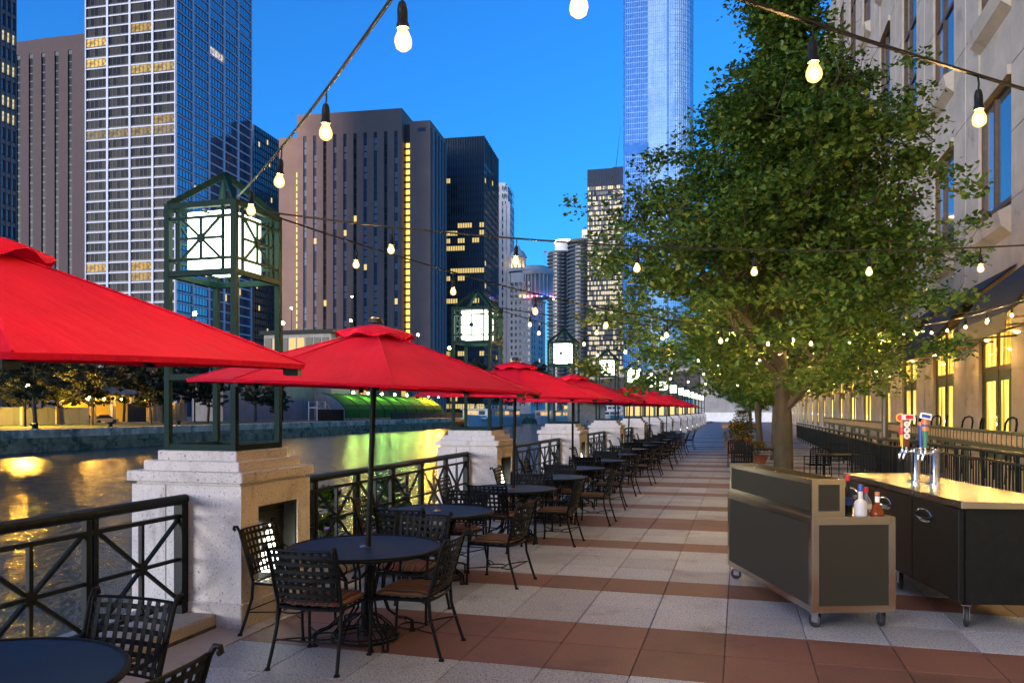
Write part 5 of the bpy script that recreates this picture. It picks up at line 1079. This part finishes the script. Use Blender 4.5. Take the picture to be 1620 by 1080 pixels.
# brown slab with dark strips, far left
def stripmesh(w, h_, fh, gm, fm, name='window_strip', inset=.35):
    s = MB(); n = int(h_/fh)
    for j in range(n):
        s.mi = 0; s.k = (.013*j+.01, 0, 0, 1); s.quad((0, inset, j*fh+.5), (w, inset, j*fh+.5), (w, inset, (j+1)*fh), (0, inset, (j+1)*fh)); s.mi = 1; s.k = (0, 0, 0, 1); s.box(0, w, inset-.1, inset+.05, j*fh, j*fh+.5)
    s.mi = 1; s.box(0, .06, inset-.15, inset, 0, n*fh); s.box(w-.06, w, inset-.15, inset, 0, n*fh); s.box(0, w, inset-.2, inset+.1, n*fh, h_); return s.mesh(name, [gm, fm])
def striptower(T, zt, strips, sw, gms, wallm, z0, ztop_strip, fh=3.2, side=()):
    mb = MB(); xs = sorted(strips); edges = [-T.w]+[v for x in xs for v in (x, x+sw)]+[0]
    for i in range(0, len(edges), 2):
        if edges[i+1]-edges[i] > .01: mb.box(edges[i], edges[i+1], 0, T.dp-.002*0, 0, zt) if False else mb.box(edges[i], edges[i+1], 0, 1.2, 0, ztop_strip)
    mb.box(-T.w, 0, 0, 1.2, ztop_strip, zt); mb.box(-T.w+.01, -.01, 1.2, T.dp, 0, zt-.01); mb.build('wall', wallm, T.e)
    me = [stripmesh(sw, ztop_strip-z0, fh, g, M['t_dark'], inset=.5) for g in gms]
    for i, x in enumerate(xs): T.place('window_strip', me[i % len(me)], 0, x, z0)
T = Tower('brown_slab_tower', 'dark brown office slab with black window strips left of the white tower', 20, 145, 150, 330, 1078, 50)
M['b_glass'] = panes('strip_glass_dark', (.012, .02, .025), (.02, .03, .035), YEL, .3, .02, .14, 0, .3, 7., .1)
T.dp = 40; zt = H(52, 330); k = T.w/125.; striptower(T, zt, [-T.w+k*v for v in (6, 26, 46, 67, 88)], k*6.5, [M['b_glass']], M['t_brown2'], 12, H(74, 330), 3.3)
T.box('penthouse', M['t_brown2'], -T.w+k*20, -1, 5, 30, zt, zt+3)
# dark tower behind
T = Tower('black_glass_tower', 'narrow black tower between the white tower and the brown hotel', 340, 401, 452, 420, 1090, 196); zt = T.zt; M['d_glass'] = panes('black_tower_glass', (.012, .018, .03), (.02, .028, .04), YEL, .3, .05, .16, .1, .1, 9.)
T.box('core', M['t_dark'], -T.w, 0, 0, T.dp, 0, zt)
bm = {}
for j in range(int(zt/3.8)-1):
    s = MB()
    for i in range(16): s.k = (.06*i+.01, 0, 0, 1); s.quad((.12, i*T.dp/16+.3, j*3.8+6.0), (.12, (i+1)*T.dp/16-.3, j*3.8+6.0), (.12, (i+1)*T.dp/16-.3, j*3.8+8.6), (.12, i*T.dp/16+.3, j*3.8+8.6))
    s.build('window_band', M['d_glass'], T.e)
mb = MB()
for i in range(17): mb.box(.0, .35, i*T.dp/16-.2, i*T.dp/16+.2, 0, zt)
mb.build('mullions', M['t_dark'], T.e)
# brown hotel with lit stair strip
M['e_day'] = panes('hotel_strip_bright', (.06, .10, .16), (.25, .28, .34), YEL, .55, .02, .14, 0, .3, 11., .1); M['e_dark'] = panes('hotel_strip_dark', (.02, .026, .034), (.05, .055, .06), YEL, .35, .03, .16, 0, .3, 12., .1)
M['e_lit'] = emit('stair_light', (1, .56, .08), .34)
T = Tower('brown_brick_hotel', 'broad brown brick hotel with vertical window strips and a lit stair strip', 470, 636, 650, 350, 1030, 170); zt = T.zt; k = T.w/166.
T.dp = 30; striptower(T, zt, [-T.w+k*v for v in (10, 26, 42, 58, 74, 90, 106, 122, 138, 154)], k*5.2, [M['e_day'], M['e_day'], M['e_dark']], M['t_brown'], 8, H(205, 350), 3.1)
E1 = T
T.box('side_block', M['t_brown'], k*10.5, k*42, 1.5, 28, 0, H(190, 350)); T.box('link_wall', M['t_brown2'], 0, k*10.5, 4, 26, 0, H(184, 350)-2)
lmz = MB().box(0, k*6, 0, .3, 0, 2.2).mesh('stair_light', M['e_lit']); j = 0
z = 12.
while z < H(222, 350): T.place('stair_light', lmz, 0, k*2.2, z, -3.6); T.box('stair_slab', M['t_dark'], k*.5, k*10, 2.6, 3.9, z+2.3, z+2.9); z += 2.95
M['rib'] = mat('rib_grey', (.17, .16, .17), .6, 0, .05, .2)
mb = MB()
for i in range(5): mb.box(k*42, k*42+1.0, 3+i*5.2, 5.2+i*5.2, 0, H(200, 350))
mb.build('side_ribs', M['rib'], T.e); mb = MB()
for i in range(5): mb.box(k*42+.02, k*42+.12, 5.3+i*5.2, 8.0+i*5.2, 4, H(205, 350))
mb.build('side_glass', M['e_day'], T.e)
T.box('roof_window', M['e_day'], k*23, k*35, 1.35, 1.45, H(207, 350), H(201, 350)); T.box('west_wing', M['t_brown'], -T.w-k*33, -T.w-.05, 2, 26, 0, H(203, 350))
z = 30.
lm2 = MB().box(0, k*3, 0, .3, 0, 2.0).mesh('stair_light', M['e_lit'])
while z < H(262, 350): T.place('stair_light', lm2, 0, -T.w-k*3.6, z, -1.6); z += 3.1
# dark office tower with lit bands
T = Tower('dark_office_tower', 'dark bronze office tower with many lit window rows right of the brown hotel', 690, 766, 788, 395, 1030, 214); zt = T.zt; M['f_glass'] = panes('office_glass', (.03, .035, .05), (.07, .08, .11), YEL, .40, .28, .13, .0, .3, 15., .1, row=.6); M['f_side'] = panes('office_side', (.02, .026, .034), (.03, .034, .04), YEL, .3, .015, .15, 0, .1, 16.)
T.box('core', M['t_dark'], -T.w, -.01, .01, T.dp, 0, zt); fh = 3.75; nr = int((zt-14)/fh)
for j in range(nr):
    s = MB()
    for i in range(20): s.k = (.05*(i//3)+.01, 0, 0, 1); s.quad((-T.w+i*T.w/20+.15, -.08, j*fh+3.0), (-T.w+(i+1)*T.w/20-.15, -.08, j*fh+3.0), (-T.w+(i+1)*T.w/20-.15, -.08, j*fh+5.3), (-T.w+i*T.w/20+.15, -.08, j*fh+5.3))
    s.build('window_band', M['f_glass'], T.e); s = MB()
    for i in range(10): s.k = (.05*i+.01, 0, 0, 1); s.quad((.08, i*T.dp/10+.3, j*fh+3.0), (.08, (i+1)*T.dp/10-.3, j*fh+3.0), (.08, (i+1)*T.dp/10-.3, j*fh+5.3), (.08, i*T.dp/10+.3, j*fh+5.3))
    s.build('side_band', M['f_side'], T.e)
mb = MB()
for i in range(21): mb.box(-T.w+i*T.w/20-.1, -T.w+i*T.w/20+.1, -.35, 0, 0, zt)
for i in range(11): mb.box(0, .35, i*T.dp/10-.15, i*T.dp/10+.15, 0, zt)
mb.build('mullions', M['t_grey'], T.e)
# limestone tower and domed landmark
def punched(T, cols, rows, z0, fh, gm, wallm, ww=.42, wh=.55, faces=(0, 1)):
    for face in faces:
        nc = cols[face]; wid = T.w if face == 0 else T.dp; a_ = -T.w if face == 0 else 0; cw = wid/nc; s = MB(); fr_ = MB()
        for j in range(rows):
            for i in range(nc):
                if (i % 3) == 2 and nc > 5: continue
                s.k = (((i*37+j*91) % 1000)/1000., 0, 0, 1); T.fx(s, face, a_+i*cw+cw*(.5-ww/2), a_+i*cw+cw*(.5+ww/2), .02, .06, z0+j*fh, z0+j*fh+fh*wh); T.fx(fr_, face, a_+i*cw+cw*.2, a_+i*cw+cw*.8, .0, .25, z0+j*fh-.5, z0+j*fh-.2)
        tag(s.build('window_field', gm, T.e), kind='stuff'); tag(fr_.build('sill_field', wallm, T.e), kind='stuff')
M['g_glass'] = panes('punched_glass', (.02, .025, .03), (.06, .07, .07), YEL, .3, .08, .16, 0, .12, 19.)
T = Tower('limestone_tower', 'slender pale limestone tower right of the dark office tower', 780, 806, 813.5, 520, 1010, 288); zt = T.zt; T.box('wall', M['t_pale'], -T.w, 0, 0, T.dp, 0, H(318, 520)); T.box('crown', M['t_pale'], -T.w, -1.2, 1, T.dp-1, H(318, 520), H(292, 520)); T.box('crown_top', M['t_pale'], -T.w, -3, 2.5, T.dp-3, H(292, 520), H(286, 520))
punched(T, (6, 4), 29, 6, 5.0, M['g_glass'], M['t_pale'])
for i in range(5): T.box('buttress', M['t_pale'], -T.w+i*T.w/4-.5, -T.w+i*T.w/4+.5, -.5, 0, 0, H(322, 520))
T = Tower('domed_landmark', 'pale stone building with a lit curved colonnade and domed cupola', 806, 840, 862.5, 500, 1400, 470); zt = T.zt; T.box('wall', M['t_pale'], -T.w, 0, 0, T.dp, 0, H(472, 500)); punched(T, (5, 6), 20, 5, 4.0, M['g_glass'], M['t_pale'], .45, .55)
M['wash_r'] = emit('red_flood_lamp', (1, .12, .2), 4.); M['wash_b'] = emit('blue_flood_lamp', (.08, .18, 1), 5.); M['wash_y'] = emit('amber_flood_lamp', (1, .7, .3), 3.)
T.box('cornice', M['t_pale'], -T.w-.8, .8, -.8, T.dp, H(472, 500), H(469, 500)); zc0, zc1 = H(469, 500), H(432, 500)
cx_, cy_ = T.w*.12, 4.; MB().lathe([(0, zc0), (7.8, zc0), (7.8, zc1), (0, zc1)], 32, (1, 9)).build('drum_wall', M['t_pale'], T.e, smooth=True)
for i in range(14):
    a = -PI*.98+PI*1.2*i/13; MB().lathe([(.75, zc0), (.62, zc0+2), (.6, zc1-1.5), (.8, zc1-.5)], 8, (1+9.0*math.cos(a), 9+9.0*math.sin(a))).build('column', M['t_pale'], T.e, smooth=True)
    MB().box(-.5, .5, -.3, .3, 0, .5).build('flood_lamp', M['wash_b'] if i in (7, 8, 9) else M['wash_r'] if i in (4, 5, 6, 10, 11, 12) else M['wash_y'], T.e, (1+10.6*math.cos(a+.1), 9+10.6*math.sin(a+.1), zc0+.05), (0, 0, a))
MB().lathe([(7, zc1-.4), (9.9, zc1-.4), (10.4, zc1+1), (9.9, zc1+2.5), (7, zc1+3.2), (0, zc1+3.4)], 32, (1, 9)).build('entablature', M['t_pale'], T.e, smooth=True)
zc2 = zc1+3.3; MB().lathe([(8, zc2), (7.6, zc2+2.5), (0, zc2+3.2)], 28, (-1, 10)).build('attic', M['t_pale'], T.e); zd = H(418, 500); mq = (-13.5, 10.)
MB().lathe([(6.3, zc2), (6.3, zd), (0, zd)], 16, mq).build('cupola_base', M['t_pale'], T.e)
for i in range(10): a = 2*PI*i/10; MB().lathe([(.6, zd), (.55, H(401, 500))], 8, (mq[0]+4.6*math.cos(a), mq[1]+4.6*math.sin(a))).build('cupola_column', M['t_pale'], T.e)
MB().lathe([(2.0, zd), (2.0, H(401, 500))], 12, mq).build('cupola_core', M['t_pale'], T.e); MB().lathe([(0, zd+.1), (3.6, zd+.1), (3.6, zd+.5), (0, zd+.5)], 12, mq).build('cupola_lamp', M['wash_y'], T.e)
MB().box(-T.w+.5, -T.w*.35, 1, 10, H(471, 500), H(428, 500)).build('corner_pavilion', M['t_pale'], T.e)
MB().lathe([(5.6, H(402, 500)), (5.8, H(399, 500)), (5.0, H(396, 500)), (4.1, H(391, 500)), (2.0, H(387.5, 500)), (1.2, H(385, 500)), (1.0, H(382, 500)), (.3, H(380, 500)), (0, H(377, 500))], 18, mq).build('dome', M['t_pale'], T.e, smooth=True)
MB().tube([(4, 12, zc2+5), (4, 12, zc2+13)], .15, 5).build('flag_pole', M['t_white'], T.e); 
fl = MB(); fl.quad((4.1, 12, zc2+11.6), (5.8, 12, zc2+11.4), (5.8, 12, zc2+12.5), (4.1, 12, zc2+12.8)); fl.build('flag', M['c_red'], T.e)
# twin corncob towers
def corn(x0, x1, ytop, d, lab, crown=False):
    c = W((x0+x1)/2, d); rad_ = (x1-x0)/2/FPX*d; e = empty('corncob_tower', (c.x, c.y, -.3), 0, lab, 'building', 'twin corncob towers'); zt = H(ytop, d); n = 64; fh_ = 3.3
    MB().lathe([(rad_*.86, 0), (rad_*.86, zt-1)], 32).build('core', M['corn_glass'], e); me = MB(); lob = 16
    for (z, t_) in ((0, 0), (.5, 0), (1.0, 0)): pass
    vs = []; prof = [(.84, 0), (1, 0), (1, .95), (.985, .95), (.985, .12), (.84, .12)]
    for (r_, z) in prof:
        for k in range(n): a = 2*PI*k/n; q = 1-.075*(1-abs(math.sin(lob*a/2))**.7); vs.append((rad_*r_*q*math.cos(a), rad_*r_*q*math.sin(a), z))
    me.add(vs, [(i*n+k, i*n+(k+1) % n, (i+1)*n+(k+1) % n, (i+1)*n+k) for i in range(len(prof)-1) for k in range(n)]); me = me.mesh('balcony_ring', M['corn'], True)
    z = 12
    while z < zt-1.5: put('balcony_ring', me, e, (0, 0, z)); z += fh_
    MB().lathe([(rad_*.9, zt-1), (rad_*.9, zt+.6), (0, zt+.7)], 32).build('roof', M['corn'], e)
    if crown: MB().lathe([(rad_*.33, zt), (rad_*.33, zt+9.3), (0, zt+9.4)], 20).build('lift_core', M['t_white'], e, smooth=True); MB().lathe([(rad_*.35, zt+9.4), (rad_*.35, zt+10), (0, zt+10.05)], 20).build('crown_light', M['wash_y'], e)
M['corn'] = mat('balcony_concrete', (.11, .11, .115), .8, 0, .1, .1); M['corn_glass'] = mat('corncob_recess', (.02, .03, .045), .3, 0, .3, .15)
corn(865, 905, 400, 720, 'left corncob apartment tower with round balconies and a lit crown'); corn(897, 948, 382, 680, 'right corncob apartment tower with round balconies, partly behind the tree')
c_ = W(892, 760); e = empty('lift_tower', (c_.x, c_.y, 0), 0, 'white cylinder with lit rim behind the corncob towers', 'tower'); MB().lathe([(8.6, 0), (8.6, H(384, 760)), (0, H(384, 760))], 24).build('cylinder', M['t_white'], e, smooth=True); MB().lathe([(8.9, H(384, 760)), (8.9, H(381.5, 760)), (0, H(381.5, 760))], 24).build('lit_rim', M['wash_y'], e)
c_ = W(926, 800); e = empty('grey_block_tower', (c_.x, c_.y, 0), 0, 'plain grey tower top between the corncob and black towers', 'building'); MB().box(-3.5, 8, 0, 14, 0, H(363, 800)).build('wall', M['t_white'], e); MB().box(-3, 7.5, .5, 13.5, H(363, 800), H(362, 800)).build('roof', M['t_grey'], e)
# black slab tower with lit floors
T = Tower('black_slab_tower', 'black steel slab tower with bright lit floors left of the glass skyscraper', 929.5, 1000, 1001, 640, 1120, 263); zt = T.zt; T.dp = 30; M['j_steel'] = mat('slab_steel', (.016, .025, .045), .4, .3, .1, .2)
M['j_glass'] = panes('slab_glass', (.03, .04, .06), (.25, .24, .22), (1, .8, .45), .35, .55, .13, 0, .3, 23., .1, row=.3); T.box('core', M['j_steel'], -T.w, 0, 0, 30, 0, zt); fh = 4.05; zj = H(291, 640)
j = 0
while zj-j*fh > 10:
    s = MB()
    for i in range(26): s.k = (.037*i+.01, 0, 0, 1); s.quad((-T.w+i*T.w/26+.12, -.08, zj-j*fh-2.7), (-T.w+(i+1)*T.w/26-.12, -.08, zj-j*fh-2.7), (-T.w+(i+1)*T.w/26-.12, -.08, zj-j*fh), (-T.w+i*T.w/26+.12, -.08, zj-j*fh))
    s.build('window_band', M['j_glass'], T.e); j += 1
mb = MB()
for i in range(27): mb.box(-T.w+i*T.w/26-.12, -T.w+i*T.w/26+.12, -.3, 0, 0, zt)
mb.build('mullions', M['j_steel'], T.e); T.box('penthouse', M['j_steel'], -T.w*.45, -T.w*.2, 5, 15, zt, zt+2.2)
# rounded glass skyscraper
def glasstower():
    m, nt, b = newmat('skyscraper_glass'); L = nt.links; tc = nd(nt, 'ShaderNodeTexCoord'); sp = nd(nt, 'ShaderNodeSeparateXYZ'); L.new(tc.outputs['Object'], sp.inputs[0])
    n = nd(nt, 'ShaderNodeTexNoise', Scale=.35, Detail=2.); mp = nd(nt, 'ShaderNodeMapping'); mp.inputs['Scale'].default_value = (.5, .5, .2); L.new(tc.outputs['Object'], mp.inputs[0]); L.new(mp.outputs[0], n.inputs['Vector'])
    r = ramp(nt, [(.35, (.45, .60, .72)), (.6, (.70, .82, .90))], n.outputs['Fac']); L.new(r.outputs[0], b.inputs['Base Color'])
    b.inputs['Metallic'].default_value = .6; b.inputs['Roughness'].default_value = .22
    bp = nd(nt, 'ShaderNodeBump', Strength=.15, Distance=.3); L.new(n.outputs['Fac'], bp.inputs['Height']); L.new(bp.outputs[0], b.inputs['Normal']); return m
M['k_glass'] = glasstower(); M['k_metal'] = mat('skyscraper_metal', (.42, .60, .78), .35, .6, .05, .3); M['k_dark'] = mat('skyscraper_dark', (.10, .26, .50), .25, .7, .1, .3)
T = Tower('glass_skyscraper', 'huge blue glass skyscraper with a rounded corner behind the tree', 986, 1060, 1061, 600, 1110, -60); zt = H(-120, 600); T.dp = 40; w = T.w; rr_ = 17.
out = [(-w, 22)]+[(-w, 2.0), (-w+.8, .5), (-w+2, 0)]+[(-w+2+(w-2)*i/8, 0) for i in range(1, 9)]+[(rr_*math.sin(PI/2*i/8), rr_*(1-math.cos(PI/2*i/8))) for i in range(1, 9)]+[(rr_, 40), (-w, 40)]
def skin(name, m_, z0, z1, g=0.): return MB().add([(x*(1+g), y-g*20, z) for z in (z0, z1) for x, y in out], [(i, (i+1) % len(out), len(out)+(i+1) % len(out), len(out)+i) for i in range(len(out))]+[tuple(range(len(out), 2*len(out)))]).build(name, m_, T.e)
skin('curtain_wall', M['k_glass'], 0, zt)
T.box('left_bay', M['k_dark'], -w-.05, -w*.48, -.25, -.05, 0, zt); T.box('shadow_joint', M['k_dark'], -w*.06, -w*.06+1.2, -.3, -.02, 0, zt)
mb = MB(); pts_ = []
for (a, b_) in zip(out[3:20], out[4:20]):
    q = Vector((a[0], a[1], 0)); r2 = Vector((b_[0], b_[1], 0)); m2 = max(1, round((r2-q).length/1.6))
    for i in range(m2): pts_.append(q.lerp(r2, i/m2))
for p in pts_: mb.box(p.x-.1, p.x+.1, p.y-.35, p.y+.1, 0, zt)
mb.build('mullions', M['k_metal'], T.e); mb = MB(); z = 6.
while z < zt:
    for (a, b_) in zip(out[3:20], out[4:20]): mb.bar((a[0], a[1]-.12, z), (b_[0], b_[1]-.12, z), .3, .35)
    z += 4.2
mb.build('floor_edges', M['k_metal'], T.e); T.box('mechanical_band', M['k_dark'], -w-.1, -w*.46, -.4, -.26, H(240, 600), H(222, 600))
